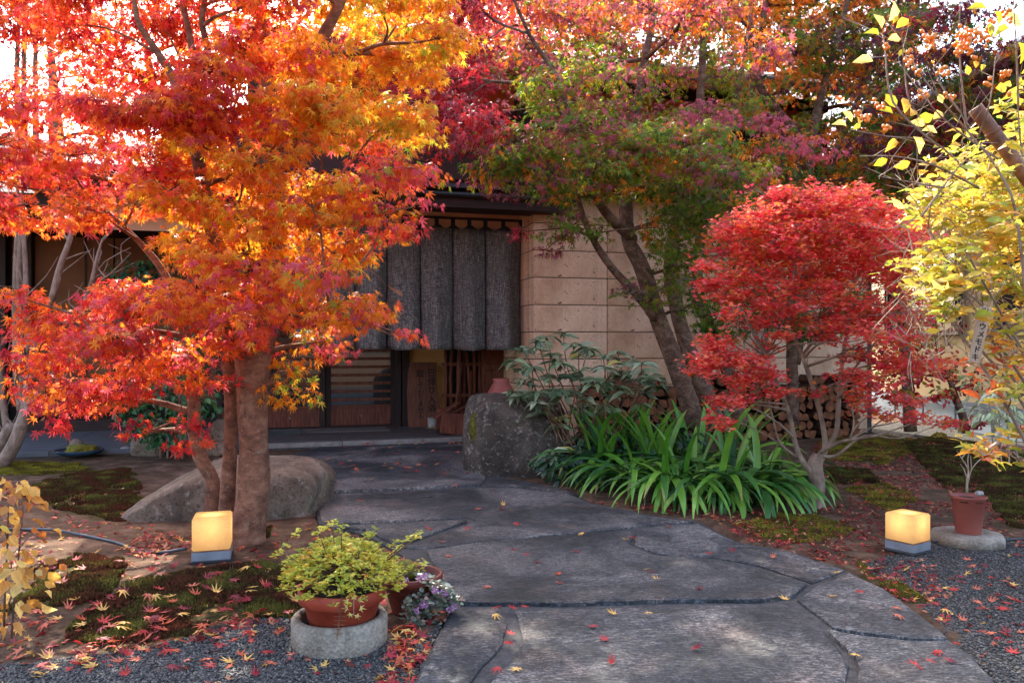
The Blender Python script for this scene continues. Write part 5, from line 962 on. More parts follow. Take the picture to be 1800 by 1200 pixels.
# ------------------------------------------------------------------ yellow azalea, bittersweet vine on bamboo, name tag
TYB = t_oval(.23, .07, .22)
PYB = [C(220, 190, 70), C(172, 174, 64), C(240, 208, 108), C(226, 150, 60), C(206, 96, 54), C(170, 172, 66), C(228, 176, 70)]
yb = plant('yellow_bush', 'tall yellow and orange leaved bush filling the right edge', 'bush', G(1790, 1010)); lz = Limbs(); f = Fol(); dy = 4.3
for k in range(10):
    x0 = 1850 + k * 14 + rnd.uniform(-8, 8); xt = 1610 + k * 24 + rnd.uniform(-20, 20); yt = rnd.uniform(400, 560); pts = smooth([P(x0, 1010 + rnd.uniform(-30, 10), dy + rnd.uniform(-.1, .4)), P(x0 + rnd.uniform(-12, 12), 860, dy + rnd.uniform(-.1, .3)), P((x0 * .6 + xt * .4) + rnd.uniform(-15, 15), 690 + rnd.uniform(-40, 40), dy + rnd.uniform(-.2, .3)), P(xt, yt, dy + rnd.uniform(-.3, .4))]); lz.mb.tube(pts, list(np.linspace(.013, .005, len(pts))), 6); lz.nodes += [(p, .008) for p in pts[4:]]
ybpads = [(1625, 470, 22, 12), (1640, 440, 40, 20), (1690, 430, 40, 22), (1740, 420, 40, 24), (1790, 430, 40, 26), (1632, 505, 24, 12), (1660, 500, 46, 22), (1720, 490, 46, 20), (1780, 500, 46, 26), (1640, 530, 30, 14), (1690, 545, 30, 18), (1620, 380, 40, 14), (1680, 385, 46, 18), (1750, 380, 46, 20), (1800, 390, 40, 24), (1760, 560, 30, 20), (1800, 570, 30, 26), (1785, 620, 30, 26), (1770, 680, 26, 22), (1800, 700, 30, 30), (1740, 640, 14, 10), (1790, 760, 24, 16), (1740, 790, 20, 8), (1770, 800, 24, 8), (1830, 500, 40, 60), (1840, 650, 40, 60), (1850, 400, 40, 60), (1700, 340, 40, 16), (1640, 345, 26, 12), (1640, 480, 30, 14), (1770, 320, 40, 20), (1730, 800, 16, 6), (1690, 460, 30, 16), (1745, 450, 30, 16), (1700, 300, 40, 16), (1760, 260, 40, 20), (1650, 290, 30, 10), (1790, 220, 30, 20), (1780, 330, 40, 20), (1720, 360, 40, 20), (1660, 340, 40, 12), (1770, 180, 26, 16), (1740, 300, 30, 16), (1690, 250, 24, 12)]
for (x, y, rx, ry) in ybpads:
    d = dy + rnd.uniform(-.35, .3); c = P(x, y, d); lz.reach(c, .003, 5); low = y > 560; n = max(4, int(rx * ry / 72)); tp = [c + Vector((rnd.gauss(0, .6) * rx / F * d, rnd.gauss(0, .12), rnd.gauss(0, .6) * ry / F * d)) for _ in range(n)]
    rosettes(f, None, tp, 6, .088, PYB, [(0, 3), (1, 2), (3, 3), (4, 2.2), (2, 1.5), (6, 2)] if low else [(0, 4), (1, 3), (2, 2.5), (5, 1.5), (6, 1.5), (3, .7)], .5, rad=.3, nj=.8); lz.twigs(c, tp, .7, .0022)
for k in range(260):
    x, y = rnd.uniform(1590, 1800), rnd.uniform(300, 640); p = P(x, y, dy + rnd.uniform(-.1, .5)); q = p + Vector((rnd.uniform(-.2, .2), rnd.uniform(-.15, .15), rnd.uniform(-.2, .25))); lz.tw.tube([p, p.lerp(q, .5) + Vector((rnd.uniform(-.03, .03), 0, rnd.uniform(-.03, .03))), q], [.003, .0025, .0015], 4, False)
lz.mb.build('stem', M_BARK_GY, yb, True)['kind'] = 'stuff'; lz.tw.build('twigs', M_TWIG, yb)['kind'] = 'stuff'; f.finish(yb, TYB, PYB, M_AUTUMN, 300)
PWL = [C(196, 200, 150), C(150, 160, 96), C(220, 216, 176)]
small_tree('spindly_shrub', 'low shrub with narrow pale grey green leaves under the yellow bush', 'shrub', G(1775, 818), [([(1770 + a, 822, 8.9), (1768 + a, 760, 8.9), (1762 + a, 700, 8.9)], [.01, .008, .005]) for a in (-24, -10, 4, 18)], [(1745, 690, 8.8, 22, 14), (1760, 665, 8.8, 26, 14), (1770, 710, 8.8, 26, 16), (1735, 720, 8.8, 16, 10), (1790, 690, 8.8, 22, 20), (1780, 750, 8.8, 22, 14)], .12, [(0, 3), (1, 2), (2, 2)], PWL, M_GREEN, TLAN, M_TWIG, 120, 8, 5)
vn = plant('bittersweet_vine', 'bittersweet vine with orange berries and broad yellow leaves climbing above the bamboo pole', 'vine', G(1830, 1010)); lz = Limbs(); f = Fol(); dv = 3.95
for pts in ([(1830, 1010), (1815, 700), (1790, 400), (1755, 300), (1700, 230), (1640, 160), (1600, 100), (1585, 60)], [(1700, 230), (1690, 140), (1686, 60), (1690, -20)], [(1640, 240), (1600, 180), (1590, 120), (1585, 60)], [(1790, 190), (1788, 120), (1785, 60), (1780, -20)], [(1755, 280), (1690, 235), (1640, 190), (1580, 110)], [(1700, 300), (1640, 250), (1560, 240), (1495, 228)], [(1720, 330), (1640, 290), (1570, 275), (1510, 275)], [(1640, 250), (1570, 180), (1555, 80), (1550, 60)], [(1690, 200), (1660, 160), (1640, 120)], [(1800, 300), (1792, 230), (1788, 160)], [(1720, 240), (1740, 180), (1750, 100)], [(1660, 330), (1600, 320), (1545, 310)], [(1620, 380), (1680, 300), (1740, 240)]):
    q = smooth([P(x, y, dv + rnd.uniform(-.08, .12)) for x, y in pts]); lz.mb.tube(q, list(np.linspace(.009 if pts[0][1] > 900 else .006, .0022, len(q))), 6); lz.nodes += [(p, .004) for p in q]
for k in range(90): p, r = lz.nodes[rnd.randrange(14, len(lz.nodes))]; q = p + Vector((rnd.uniform(-.16, .16), rnd.uniform(-.1, .1), rnd.uniform(-.1, .18))); lz.tw.tube([p, q], [.002, .001], 3, False)
PVN = [C(216, 196, 50), C(196, 184, 44), C(230, 176, 56), C(238, 206, 110)]
big = [(1550, 50, .09, -.3), (1562, 38, .09, .3), (1575, 50, .085, .9), (1545, 62, .07, -1.3), (1560, 70, .08, 1.4), (1497, 215, .075, -.6), (1508, 220, .06, .2), (1488, 222, .07, -1.2), (1500, 228, .05, .9), (1775, 50, .09, -1.9), (1790, 75, .10, 2.8), (1765, 25, .12, 2.0), (1748, 20, .08, 2.6), (1735, 15, .09, -1.4), (1740, 40, .07, 3.0), (1770, 155, .08, -1.7), (1760, 150, .06, 1.5), (1700, 115, .05, 2.8), (1715, 120, .05, .2), (1680, 70, .06, 2.7), (1575, 190, .09, -.5), (1590, 200, .10, .1), (1600, 205, .08, .6), (1570, 200, .08, -1.2), (1610, 215, .09, 1.2), (1620, 230, .08, 1.6), (1625, 220, .08, -1.4), (1605, 240, .09, 2.6), (1640, 210, .08, .9), (1575, 245, .08, -2.4), (1560, 280, .07, -2), (1600, 285, .08, -1.9), (1650, 165, .05, 2.8), (1780, 170, .06, 2.6), (1795, 130, .05, 1.0), (1725, 125, .045, .4), (1655, 260, .06, -1.5), (1670, 255, .06, 1.5), (1535, 108, .09, -1.45), (1580, 100, .05, .5), (1570, 40, .04, .6)]
n = len(big); dz = dv + rng.uniform(-.12, .12, n); pb = np.array([P(x, y, d) for (x, y, _, _), d in zip(big, dz)]); ta = np.array([b[3] for b in big]); f.add(pb, np.stack([np.sin(ta), rng.normal(0, .3, n), np.cos(ta)], 1), np.stack([rng.normal(0, .4, n), np.full(n, -1.0), rng.normal(.3, .3, n)], 1), np.array([b[2] for b in big]), np.array(PVN)[rng.integers(0, 4, n)], rng.integers(0, 4, n))
lz.mb.build('stem', M_BARK_GY, vn, True)['kind'] = 'stuff'; lz.tw.build('twigs', M_TWIG, vn)['kind'] = 'stuff'; f.finish(vn, TOV, PVN, M_AUTUMN, 300)
bm_ = MB().lathe([(.001, -.0105), (.0075, -.0075), (.0105, 0), (.0075, .0075), (.001, .0105)], n=8).mesh('berry', M_BERRY, True)
for (x, y, sx, sy, c_) in ((1632, 68, 9, 12, 22), (1700, 70, 14, 14, 40), (1725, 62, 10, 12, 24), (1690, 90, 14, 10, 22), (1742, 45, 6, 6, 8), (1770, 28, 6, 8, 8), (1600, 95, 8, 14, 10), (1560, 85, 5, 5, 5), (1520, 205, 8, 6, 10), (1545, 185, 8, 8, 8), (1555, 225, 6, 5, 6), (1765, 130, 8, 6, 8), (1735, 145, 6, 5, 5), (1660, 125, 8, 8, 8), (1670, 170, 5, 5, 5), (1620, 165, 6, 8, 7), (1505, 200, 4, 4, 4), (1775, 165, 4, 4, 3), (1615, 125, 5, 6, 6)):
    for k in range(c_): q = P(x + rnd.gauss(0, sx * .75), y + rnd.gauss(0, sy * .75), dv + rnd.uniform(-.08, .05)); put('berry', bm_, vn, q - vn.location)
bp = thing('bamboo_pole', 'thick weathered bamboo pole slanting behind the bittersweet vine', 'pole', G(1960, 760)); a, b = P(1714, 190, 4.05), P(1900, 440, 4.0); ax = (b - a); m = MB()
N = 26; pr, rad = [], []
for k in range(N + 1): s = k / N; pr.append(a + ax * s); rad.append(.036)
m.tube(pr, rad, 14, True); e_ = ax.normalized(); b2 = b + e_ * 1.9; m.tube([b + e_ * .001, b + e_ * .9, b2], .036, 14); m.build('culm', M_BAMBOO, bp, True)
for s in (.17, .55, .93): c = a + ax * s; MB().tube([c - e_ * .010, c - e_ * .004, c + e_ * .004, c + e_ * .010], [.036, .0405, .0405, .036], 14).build('node_ring', M_BAMBOO, bp, True)
bp.location = (b2.x, b2.y, 0); 
for ch in bp.children: ch.location = Vector(ch.location) + G(1960, 760) - Vector((b2.x, b2.y, 0))

# ------------------------------------------------------------------ lettering
def glyphs(text, pos, sizes, depth=.001):
    """list of (char, x, z, size) -> MB in a local XZ plane facing -Y"""
    mb = MB()
    for chh, x, z, s in text:
        cu = bpy.data.curves.new('t', 'FONT'); cu.body = chh; cu.size = s; cu.align_x = 'CENTER'; cu.align_y = 'CENTER'; cu.offset = s * .012; cu.extrude = depth; cu.resolution_u = 3
        o = bpy.data.objects.new('t', cu); COL.objects.link(o); bpy.context.view_layer.update(); ev = o.evaluated_get(bpy.context.evaluated_depsgraph_get()); me = ev.to_mesh()
        mb.add([(x + v.co.x, -v.co.z - depth, z + v.co.y) for v in me.vertices], [tuple(p.vertices) for p in me.polygons]); ev.to_mesh_clear(); bpy.data.objects.remove(o); bpy.data.curves.remove(cu)
    return mb
tg = thing('name_tag', 'weathered wooden plant tag with black katakana hanging in the yellow bush', 'sign', P(1722, 588, 4.12), 0); tg.rotation_euler = (0, R(12), 0)
put('board', MB().box((0, 0, 0), (.062, .010, .295), None, .002).mesh('board', M_TAGWOOD), tg)
put('lettering', glyphs([(c, rnd.uniform(-.003, .003), .122 - k * .0405, .040) for k, c in enumerate('ツルウメモドキ')], 0, 0).mesh('lettering', M_INK), tg, (0, -.006, 0))
MB().tube([P(1726, 545, 4.12), P(1728, 520, 4.16)], .0018, 5).build('string', M_INK, tg)
sgx = dl(741); sg = thing('sign_board', 'upright brown wooden board with black brushed Japanese lettering beside the door', 'sign', BO + BU * sgx + BN * (V_D - .24) + Vector((0, 0, .052)), BA); sg.rotation_euler = (R(-5), 0, BA)
hb_ = 1.02; wb = .50; n = 14; vs = []
for j in range(n + 1):
    s = j / n; l = -wb / 2 - .012 * math.sin(s * 4) + (.03 * max(0, s - .86) / .14); r = wb / 2 - .05 * s ** 2 + .014 * math.sin(s * 6 + 1)
    for y in (-.022, .022): vs += [(l, y, s * hb_), (r, y, s * hb_)]
fs = []
for j in range(n):
    b = j * 4; fs += [(b, b + 1, b + 5, b + 4), (b + 3, b + 2, b + 6, b + 7), (b + 1, b + 3, b + 7, b + 5), (b + 2, b, b + 4, b + 6)]
fs += [(1, 0, 2, 3), (n * 4, n * 4 + 1, n * 4 + 3, n * 4 + 2)]; put('board', MB().add(vs, fs).mesh('board', M_BOARD), sg)
tx = [(c, .125, .84 - k * .135 - (.015 if k > 2 else 0), .135) for k, c in enumerate('日帰り入浴')] + [('致', -.055, .835, .135)] + [(c, -.05, .725 - k * .092, .098) for k, c in enumerate('しておりません')]
put('lettering', glyphs(tx, 0, 0).mesh('lettering', M_INK), sg, (0, -.0235, 0))

# ------------------------------------------------------------------ things at the entrance
def atv(px, py, v, z=.06): return BO + BU * LU(px, v) + BN * v + Vector((0, 0, z))
ac = thing('stone_cup', 'round grey stone ash cup on a saucer before the lettered board', 'cup', atv(763, 740, 1.85, .052))
put('saucer', MB().lathe([(.07, 0), (.13, .012), (.135, .025), (.12, .028), (.01, .024)], n=24).mesh('saucer', M_ROCK_S, True), ac); put('cup_body', MB().lathe([(.085, .027), (.098, .04), (.102, .17), (.095, .175), (.085, .16), (.01, .15)], n=24, wob=.02).mesh('cup_body', M_PALE, True), ac)
ty = thing('grit_tray', 'black rectangular tray of pale grit on the floor by the door', 'tray', atv(500, 757, 1.75, .052), BA)
m = MB().box((0, 0, .006), (.46, .24, .012))
for s in (-1, 1): m.box((s * .225, 0, .04), (.016, .24, .056)); m.box((0, s * .113, .04), (.43, .016, .055))
put('tray_body', m.mesh('tray_body', M_BLACK), ty); put('grit', MB().box((0, 0, .035), (.428, .205, .05), None, .01).mesh('grit', M_MAT), ty)
rk = thing('tool_rack', 'old reddish wooden frame of upright poles and rails right of the board', 'rack', atv(830, 750, 1.5, .035), BA); r0 = LU(830, 1.5)
def rp(px, v=1.5): return LU(px, v) - r0
for px, w, h, y, x2 in ((782, .05, 1.7, 0, 0), (795, .055, 1.6, .05, .0), (808, .07, 1.75, 0, .0), (818, .05, 1.75, .06, .0), (832, .06, 1.8, 0, 0), (844, .055, 1.9, .03, 0)): put('upright_pole', MB().tube([(rp(px), y, 0), (rp(px) + x2 + rnd.uniform(-.02, .02), y, h * .5), (rp(px) + rnd.uniform(-.03, .03), y, h)], [w * .55, w * .5, w * .45], 8, True, .2).mesh('upright_pole', M_REDWOOD, True), rk)
for z in (.55, 1.02): put('rail', MB().box((rp(812), .02, z), (rp(848) - rp(776), .03, .05), None, .005).mesh('rail', M_REDWOOD), rk)
for px, z0_, z1_, l in ((800, .35, 1.05, .09), (822, .32, .92, .05), (826, .5, 1.2, -.06)): put('stick', MB().tube([(rp(px), -.06, z0_), (rp(px) + l, -.04, z1_)], [.03, .022], 7).mesh('stick', M_REDWOOD, True), rk)
put('cabinet_panel', MB().box2((rp(850), .02, .25), (rp(892), .06, 1.35), .006).mesh('cabinet_panel', M_REDWOOD), rk)
for a, b, c, d_ in ((846, 851, .2, 1.9), (888, 894, .2, 1.5)): put('frame_post', MB().box2((rp(a), -.03, c), (rp(b) + .01, .08, d_), .005).mesh('frame_post', M_REDWOOD), rk)
put('rail', MB().box((rp(869), -.012, .98), (rp(889) - rp(851), .05, .09), None, .006).mesh('rail', M_REDWOOD), rk)
tr_ = thing('wooden_trough', 'old slanted wooden trough lying on the entrance floor behind the boulder', 'trough', atv(805, 760, 1.0, .04), BA)
put('trough_side', MB().box((.12, 0, .15), (.75, .04, .30), Matrix.Rotation(R(6), 3, 'Y'), .006).mesh('trough_side', M_REDWOOD), tr_); put('trough_side', MB().box((.12, .34, .17), (.75, .04, .34), Matrix.Rotation(R(6), 3, 'Y'), .006).mesh('trough_side', M_REDWOOD), tr_)
put('trough_bottom', MB().box((.12, .17, .05), (.74, .295, .03)).mesh('trough_bottom', M_DKWOOD), tr_); put('lid_board', MB().box((-.16, .10, .36), (.42, .16, .03), Matrix.Rotation(R(-32), 3, 'Y'), .004).mesh('lid_board', M_REDWOOD), tr_); put('lid_board', MB().box((.02, .22, .34), (.4, .10, .03), Matrix.Rotation(R(-25), 3, 'Y'), .004).mesh('lid_board', M_REDWOOD), tr_)
jr = thing('clay_jar', 'pinkish clay jar with sloping shoulder behind the dark boulder', 'jar', BO + BU * LU(888, .15) + BN * .15 + Vector((-.05, -.25, 0))); put('jar_body', MB().lathe([(.17, 0), (.24, .15), (.27, .40), (.25, .60), (.15, .78), (.10, .86), (.115, .90), (.10, .91), (.07, .88), (.01, .85)], n=30, wob=.02).mesh('jar_body', M_CLAYPOT, True), jr)
tb = thing('bonsai_tray', 'shallow blue glazed tray planted with moss on the left bed', 'tray', G(132, 806) + Vector((0, .1, .03)))
put('tray_body', MB().lathe([(.17, 0), (.24, .03), (.27, .065), (.265, .07), (.235, .045), (.01, .03)], n=40).mesh('tray_body', M_TRAY, True), tb); put('moss_mound', boulder_mesh((.20, .17, .07), 41, mat=mat_noise('tray_moss', [C(74, 66, 20), C(128, 118, 36), C(160, 148, 56)], 30, 0.95, 0.9, 0.02), p=2.2, amp=.12, sub=4), tb, (.01, 0, .06))
boulder('rock', tb.location + Vector((-.05, .02, .14)), (.075, .065, .055), 43, M_ROCK_S, 'smooth grey egg shaped stone resting on the moss tray', p=2.2, cuts=0, amp=.03, sub=4)
# old plain board hung on the wall beside the maple trunk
wp = thing('hanging_board', 'small plain weathered wooden board hung on the stone wall behind the red shrub', 'board', BO + BU * LU(1340, -.05) + BN * -.04 + Vector((0, 0, 1.12)), BA); put('board', MB().box((0, 0, .25), (.14, .02, .50), None, .003).mesh('board', M_TAGWOOD), wp); put('cord', MB().tube([(0, 0, .5), (0, .01, .62)], .004, 5).mesh('cord', M_INK), wp)

# ------------------------------------------------------------------ firewood stack
LG = []
for k in range(8):
    r = random.Random(k); n = r.choice([5, 6, 7, 8]); vs = []; split = k % 2
    pr = [(.082 * r.uniform(.8, 1.1) * (1 if not (split and i < 3) else .45) * Vector((math.cos(6.283 * i / n), math.sin(6.283 * i / n), 0))) for i in range(n)]
    vs = [(q.x, -.2, q.y) for q in pr] + [(q.x, .2, q.y) for q in pr]; me = bpy.data.meshes.new('log'); me.from_pydata(vs, [], [tuple(range(n))[::-1] if False else tuple(range(n)), tuple(n + i for i in range(n))[::-1]] + [(i, i + n, (i + 1) % n + n, (i + 1) % n) for i in range(n)])
    me.materials.append(M_LOGSIDE); me.materials.append(M_LOGEND); me.polygons[0].material_index = 1; me.polygons[1].material_index = 1
    bm = bmesh.new(); bm.from_mesh(me); bmesh.ops.recalc_face_normals(bm, faces=bm.faces); bm.to_mesh(me); bm.free(); LG.append(me)
ROWN = ['bottom row', 'second row from the ground', 'third row from the ground', 'middle row', 'third row from the top', 'row just below the top', 'uneven top row']
for row in range(7):
    u = .62 + (row % 2) * .07
    while u < 4.9:
        if not (row > 5 and rnd.random() < .45):
            o = put('firewood_log', rnd.choice(LG), None, BO + BU * (u + rnd.uniform(-.015, .015)) + BN * (-.26 + rnd.uniform(-.05, .05)) + Vector((0, 0, .07 + row * .128 + rnd.uniform(-.012, .012))), (0, 0, 0), rnd.uniform(.88, 1.1))
            o.rotation_euler = (0, 0, BA); o.rotation_mode = 'QUATERNION'; o.rotation_quaternion = Quaternion((0, 0, 1), BA) @ Quaternion((0, 1, 0), rnd.random() * 6.28)
            tag(o, 'split log in the %s of the firewood stack' % ROWN[row], 'log', 'split logs in the %s of the firewood stack' % ROWN[row])
        u += rnd.uniform(.128, .152)
# ------------------------------------------------------------------ moss, gravel, litter, fallen leaves
def scatter(poly, n):
    xs = [p[0] for p in poly]; ys = [p[1] for p in poly]; x = rng.uniform(min(xs), max(xs), n * 4); y = rng.uniform(max(2.6, min(ys)), max(ys), n * 4); wx = np.array([noise.noise(Vector((p * 4, q * 4, 1))) + .5 * noise.noise(Vector((p * 11, q * 11, 1))) for p, q in zip(x, y)]) * .09; k = inpoly(x + wx, y + wx[::-1] * 0 + wx * .8, poly) & ~inpoly(x, y, PATH) & (np.abs(x) < y * .72); return x[k][:n], y[k][:n]
def gzv(x, y): return np.array([gz(a, b) for a, b in zip(x, y)])
def moss_h(x, y, hum): return max(0, .35 + noise.noise(Vector((x * 3.2, y * 3.2, 7))) * .9 + noise.noise(Vector((x * 11, y * 11, 3))) * .35) * hum
HUM = {}
def tufts(name, polys, n, h, cols, label_z=0.0, hum=.05):
    X, Y, Z = [], [], []
    for q in polys:
        a = 0.5 * abs(sum(q[i - 1][0] * q[i][1] - q[i][0] * q[i - 1][1] for i in range(len(q)))); m = int(n * a); x, y = scatter([(p[0], p[1]) for p in q], m)
        keep = np.array([noise.noise(Vector((a_ * 3, b_ * 3, 2))) + noise.noise(Vector((a_ * 9, b_ * 9, 4))) * .6 > -.22 + rnd.uniform(-.25, .25) for a_, b_ in zip(x, y)], bool) if len(x) else np.zeros(0, bool); X.append(x[keep]); Y.append(y[keep])
    x, y = np.concatenate(X), np.concatenate(Y); N = len(x); bump = np.array([moss_h(a, b, hum) for a, b in zip(x, y)]); z = gzv(x, y)
    V, I, Cc = [], [], []
    for b in range(4):
        a = rng.uniform(0, 6.28, N); tl = rng.uniform(.1, .55, N); hh = h * rng.uniform(.6, 1.25, N) + bump; w = .0035
        bx, by = np.cos(a), np.sin(a); base = np.stack([x, y, z - .004], 1); tip = np.stack([x + bx * tl * h, y + by * tl * h, z + hh], 1); off = np.stack([-by * w, bx * w, np.zeros(N)], 1); mid = (base + tip) * .5 + np.stack([bx, by, np.zeros(N)], 1) * .002
        V.append(np.stack([base - off, base + off, mid + off * 1.6 + (tip - mid) * .3, tip, mid - off * 1.6 + (tip - mid) * .3], 1)); pat = np.array([noise.noise(Vector((a_ * 5, b_ * 5, 11))) for a_, b_ in zip(x, y)]); ci = np.clip(((pat + .5 + rng.normal(0, .22, N)) * len(cols)).astype(int), 0, len(cols) - 1); c = np.array(cols)[ci] * rng.uniform(.7, 1.3, (N, 1))
        Cc.append(np.repeat(c, 5, 0))
    V = np.concatenate(V).reshape(-1, 3); nT = len(V) // 5; fi = (np.array([[0, 1, 2], [0, 2, 4], [4, 2, 3]])[None] + (np.arange(nT) * 5)[:, None, None]).ravel()
    o = put(name, np_mesh(name, V, fi, 3, M_MOSS, np.clip(np.concatenate(Cc), 0, 1))); o['kind'] = 'stuff'; return o
tag(tufts('moss', [MOSS['front'], MOSS['mid'], MOSS['upper'], MOSS['base']], 10500, .014, [C(104, 58, 38), C(84, 48, 32), C(72, 50, 28), C(88, 66, 34), C(86, 80, 36), C(116, 108, 48)], hum=.03), 'dark tufted moss cushions on the left bed', 'moss')
tag(tufts('moss', [MOSS['right'], MOSS['right_small']], 6000, .016, [C(84, 56, 36), C(64, 52, 28), C(84, 76, 34), C(110, 102, 46)], hum=.03), 'dark green moss cushions around the flower pot', 'moss')
tag(tufts('moss', LIME, 6500, .008, [C(150, 140, 46), C(122, 112, 40), C(100, 84, 36)], hum=.015), 'thin yellow green moss along the path edges', 'moss')
def pebbles(polys, n, label):
    bm = bmesh.new(); bmesh.ops.create_icosphere(bm, subdivisions=1, radius=1); TV = np.array([v.co[:] for v in bm.verts]); TF = np.array([[v.index for v in f.verts] for f in bm.faces]); bm.free(); X, Y = [], []
    for q in polys:
        a = 0.5 * abs(sum(q[i - 1][0] * q[i][1] - q[i][0] * q[i - 1][1] for i in range(len(q)))); x, y = scatter(q, int(min(n * a, 26000))); X.append(x); Y.append(y)
    x, y = np.concatenate(X), np.concatenate(Y); keep = (y < 6.2) | (rng.random(len(x)) < .4); x, y = x[keep], y[keep]; N = len(x); z = gzv(x, y); s = np.stack([rng.uniform(.004, .009, N), rng.uniform(.004, .008, N), rng.uniform(.003, .006, N)], 1); a = rng.uniform(0, 6.28, N)
    Vt = TV[None] * (1 + rng.normal(0, .15, (N, len(TV), 1))) * s[:, None, :]; ca, sa = np.cos(a)[:, None], np.sin(a)[:, None]; V = np.stack([Vt[..., 0] * ca - Vt[..., 1] * sa + x[:, None], Vt[..., 0] * sa + Vt[..., 1] * ca + y[:, None], Vt[..., 2] + z[:, None] + .002], -1)
    c = np.array([C(52, 50, 48), C(70, 67, 64), C(38, 36, 35), C(100, 94, 88), C(60, 54, 50)])[rng.integers(0, 5, N)] * rng.uniform(.8, 1.2, (N, 1)); fi = (TF[None] + (np.arange(N) * len(TV))[:, None, None]).ravel()
    o = put('gravel', np_mesh('gravel', V.reshape(-1, 3), fi, 3, M_PEBBLE, np.repeat(c, len(TV), 0))); o['kind'] = 'stuff'; tag(o, label, 'gravel')
pebbles([GRAV_L], 10500, 'dark grey gravel strip in front of the left bed'); pebbles([GRAV_R], 8200, 'dark grey gravel spread right of the path')
PLF = [C(190, 60, 54), C(160, 44, 52), C(216, 118, 88), C(230, 178, 96), C(206, 94, 60), C(150, 60, 64), C(208, 140, 100), C(120, 56, 44)]
def litter(poly, dens, size, w, label, tall=.012):
    a = 0.5 * abs(sum(poly[i - 1][0] * poly[i][1] - poly[i][0] * poly[i - 1][1] for i in range(len(poly)))); x, y = scatter(poly, int(dens * a)); keep = np.array([noise.noise(Vector((p * 2.2, q * 2.2, 5))) > -.25 for p, q in zip(x, y)], bool); x, y = x[keep], y[keep]; N = len(x)
    z = gzv(x, y) + rng.uniform(.004, tall, N); a = rng.uniform(0, 6.28, N); t = np.stack([np.cos(a), np.sin(a), rng.normal(0, .35, N)], 1); n = np.stack([rng.normal(0, .5, N), rng.normal(0, .5, N), np.ones(N)], 1); k = wchoice(w, N); return np.stack([x, y, z], 1), t, n, size * rng.uniform(.5, 1.2, N), np.clip(np.array(PLF)[k] * rng.uniform(.7, 1.2, (N, 1)), 0, 1), k
WL = [(0, 3), (1, 3), (2, 2), (3, 2), (4, 2), (5, 2), (6, 1.4), (7, 2)]
ANY = [G2(*p) for p in [(-200, 810), (560, 800), (1900, 760), (2300, 900), (2300, 1420), (-300, 1420)]]
BED_L = [G2(*p) for p in [(-200, 830), (330, 870), (560, 925), (700, 975), (790, 1080), (700, 1140), (520, 1110), (300, 1150), (-200, 1190)]]
BED_R = [G2(*p) for p in [(1000, 880), (1240, 912), (1310, 950), (1500, 1000), (1640, 1080), (1650, 1000), (1590, 960), (1660, 930), (1950, 950), (1950, 790), (1440, 760), (1400, 900)]]
CORN = [G2(*p) for p in [(690, 1110), (800, 1085), (775, 1130), (745, 1200), (700, 1260), (660, 1200)]]
ROW = [G2(*p) for p in [(150, 1135), (330, 1100), (440, 1085), (540, 1050), (545, 1075), (440, 1105), (300, 1140), (130, 1165)]]
HEAP = [G2(*p) for p in [(215, 965), (270, 935), (322, 940), (322, 975), (230, 985)]]
EDGE = [G2(*p) for p in [(1230, 905), (1300, 945), (1500, 1000), (1660, 1110), (1700, 1090), (1620, 1010), (1480, 960), (1330, 905)]]
tot = [litter(BED_L, 110, .05, WL, ''), litter(BED_R, 620, .036, [(0, 2), (1, 2), (5, 3), (7, 4), (6, 2), (2, 1)], ''), litter(CORN, 900, .055, [(0, 3), (1, 3), (4, 3), (3, 2), (2, 2)], '', .03), litter(ROW, 520, .055, WL, '', .03), litter(HEAP, 700, .05, WL, '', .04), litter(GRAV_L, 70, .05, WL, ''), litter(GRAV_R, 26, .05, WL, ''), litter(EDGE, 260, .04, WL, '')]
o = [np.concatenate(q) for q in zip(*tot)]
lt = thing('leaf_litter', 'small dry fallen leaves scattered thickly over soil and moss', 'leaf litter', (0, 0, 0)); f = Fol(); f.add(*[o[i] for i in range(6)]); f.finish(lt, T5S, PLF, M_LITTER, 0); ch = lt.children[0]
ch.parent = None; bpy.data.objects.remove(lt); ch.name = 'leaf_litter'; ch['kind'] = 'stuff'; tag(ch, 'small dry fallen leaves scattered thickly over soil and moss', 'leaf litter')
# individually placed leaves
FP = {}
MP = [q for kk in ('front', 'mid', 'upper') for q in [MOSS[kk]]]
def fallen(px, py, k, size, label, group, curl):
    if (k, curl) not in FP:
        V = T7[0].copy(); V[:, 2] = [.10, -.35, .45][curl] * (V[:, 0] ** 2 + V[:, 1] ** 2) * (1 if curl != 2 else 1) + .05; V[:, 0] *= [1, .85, .7][curl]; m = MB(); m.add(V, T7[1], PLF[k]); m.tube([(0, 0, .05), (.05, -.3, .08), (.12, -.55, .02)], .012, 3, True, col=C(150, 60, 50)); FP[(k, curl)] = m.mesh('fallen_leaf', M_LITTER)
    p = G(px, py); z = zp(p.x, p.y); z += (moss_h(p.x, p.y, .03) + .010) if any(inpoly([p.x], [p.y], q)[0] for q in MP) else 0; o = put('fallen_leaf', FP[(k, curl)], None, (p.x, p.y, z + .004 + size * .33 * (curl == 1)), (rnd.gauss(0, .15), rnd.gauss(0, .15), rnd.random() * 6.28), size); tag(o, label, 'leaf', group)
NMC = ['red', 'crimson', 'salmon pink', 'golden yellow', 'orange red', 'dusky red', 'tan', 'brown']
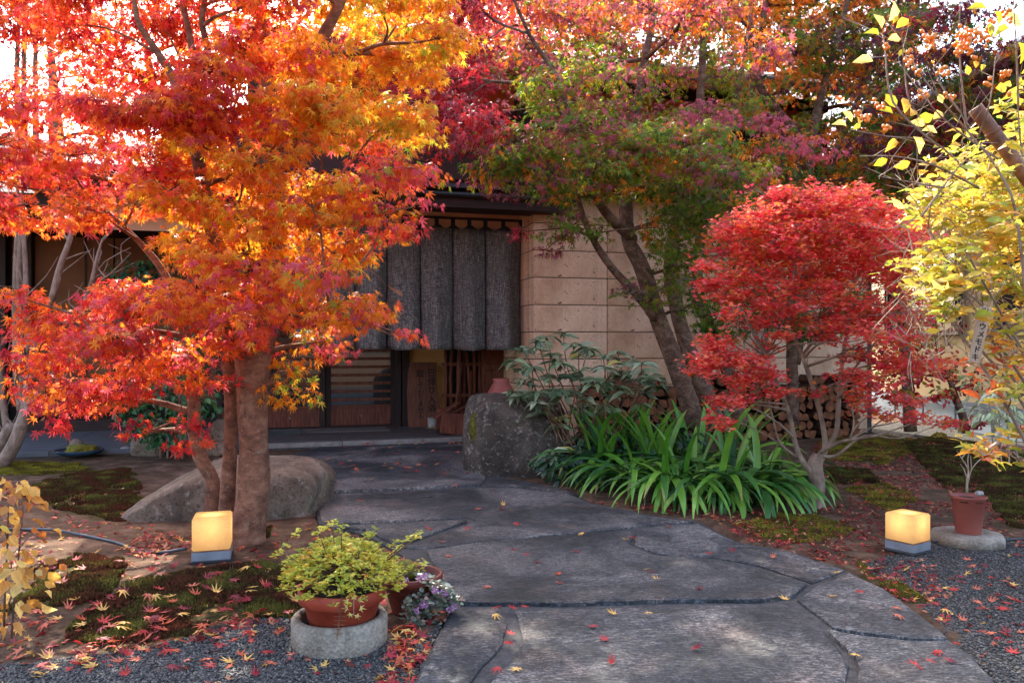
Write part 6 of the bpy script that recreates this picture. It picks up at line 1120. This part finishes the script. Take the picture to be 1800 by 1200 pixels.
known = [(1175, 935), (1440, 992), (1465, 1018), (1515, 1057), (1225, 1048), (1220, 1155), (1140, 1095), (1505, 1172), (1075, 1180), (1040, 1113), (985, 1037), (985, 1022), (860, 1046), (940, 1000), (905, 976), (785, 990), (775, 962), (1025, 950), (1155, 1030), (1145, 1016), (1360, 990), (905, 932), (885, 895), (880, 902), (845, 902), (800, 862), (700, 822), (720, 835), (690, 829), (735, 836), (785, 842), (757, 879), (630, 890), (755, 940), (820, 940), (1100, 958), (1115, 955), (1250, 985), (1285, 978), (1010, 982), (870, 1085), (905, 1082), (925, 1078), (870, 1098), (890, 1150), (910, 1190), (875, 1195), (1460, 1060), (1080, 1092), (1065, 1138), (1380, 1065), (1320, 960), (900, 1128), (1290, 942), (1130, 1012), (920, 985), (690, 815), (790, 810), (650, 850), (600, 860)]
for (x, y) in known: k = wchoice([(0, 4), (2, 2), (3, 3), (1, 2), (4, 1.5)], 1)[0]; fallen(x, y, k, .047 if y > 950 else .055, NMC[k] + ' maple leaf lying on the grey flagstone path', NMC[k] + ' leaves on the flagstones', rnd.randrange(3))
for i in range(60): x, y = rnd.uniform(560, 830), 780 + 60 * rnd.random() ** 1.4; k = wchoice([(2, 3), (3, 3), (0, 2), (5, 2), (6, 2)], 1)[0]; fallen(x, y, k, .055, NMC[k] + ' maple leaf lying on the grey flagstone path', NMC[k] + ' leaves on the flagstones', rnd.randrange(3))
lf = 0
while lf < 150:
    x, y = rnd.uniform(20, 560), rnd.uniform(935, 1195)
    if 500 < x < 690 and y > 1080: continue
    if rnd.random() > .35 + .65 * (abs(y - 1120 + (x - 100) * .12) < 60): continue
    k = wchoice([(0, 3), (1, 2.4), (2, 2), (3, 3.5), (4, 2), (5, 2)], 1)[0]; fallen(x, y, k, rnd.uniform(.05, .07), NMC[k] + ' maple leaf fallen on the left bed of moss and gravel', NMC[k] + ' leaves on the left bed', rnd.randrange(3)); lf += 1
for i in range(45): x, y = rnd.uniform(1560, 1795), rnd.uniform(960, 1195); q = G(x, y); k = wchoice([(0, 3), (2, 3), (3, 1), (5, 2)], 1)[0]; on = on_path(q.x, q.y); fallen(x, y, k, .05, NMC[k] + (' maple leaf lying on the grey flagstone path' if on else ' maple leaf fallen on the right hand gravel'), NMC[k] + (' leaves on the flagstones' if on else ' leaves on the right gravel'), rnd.randrange(3))
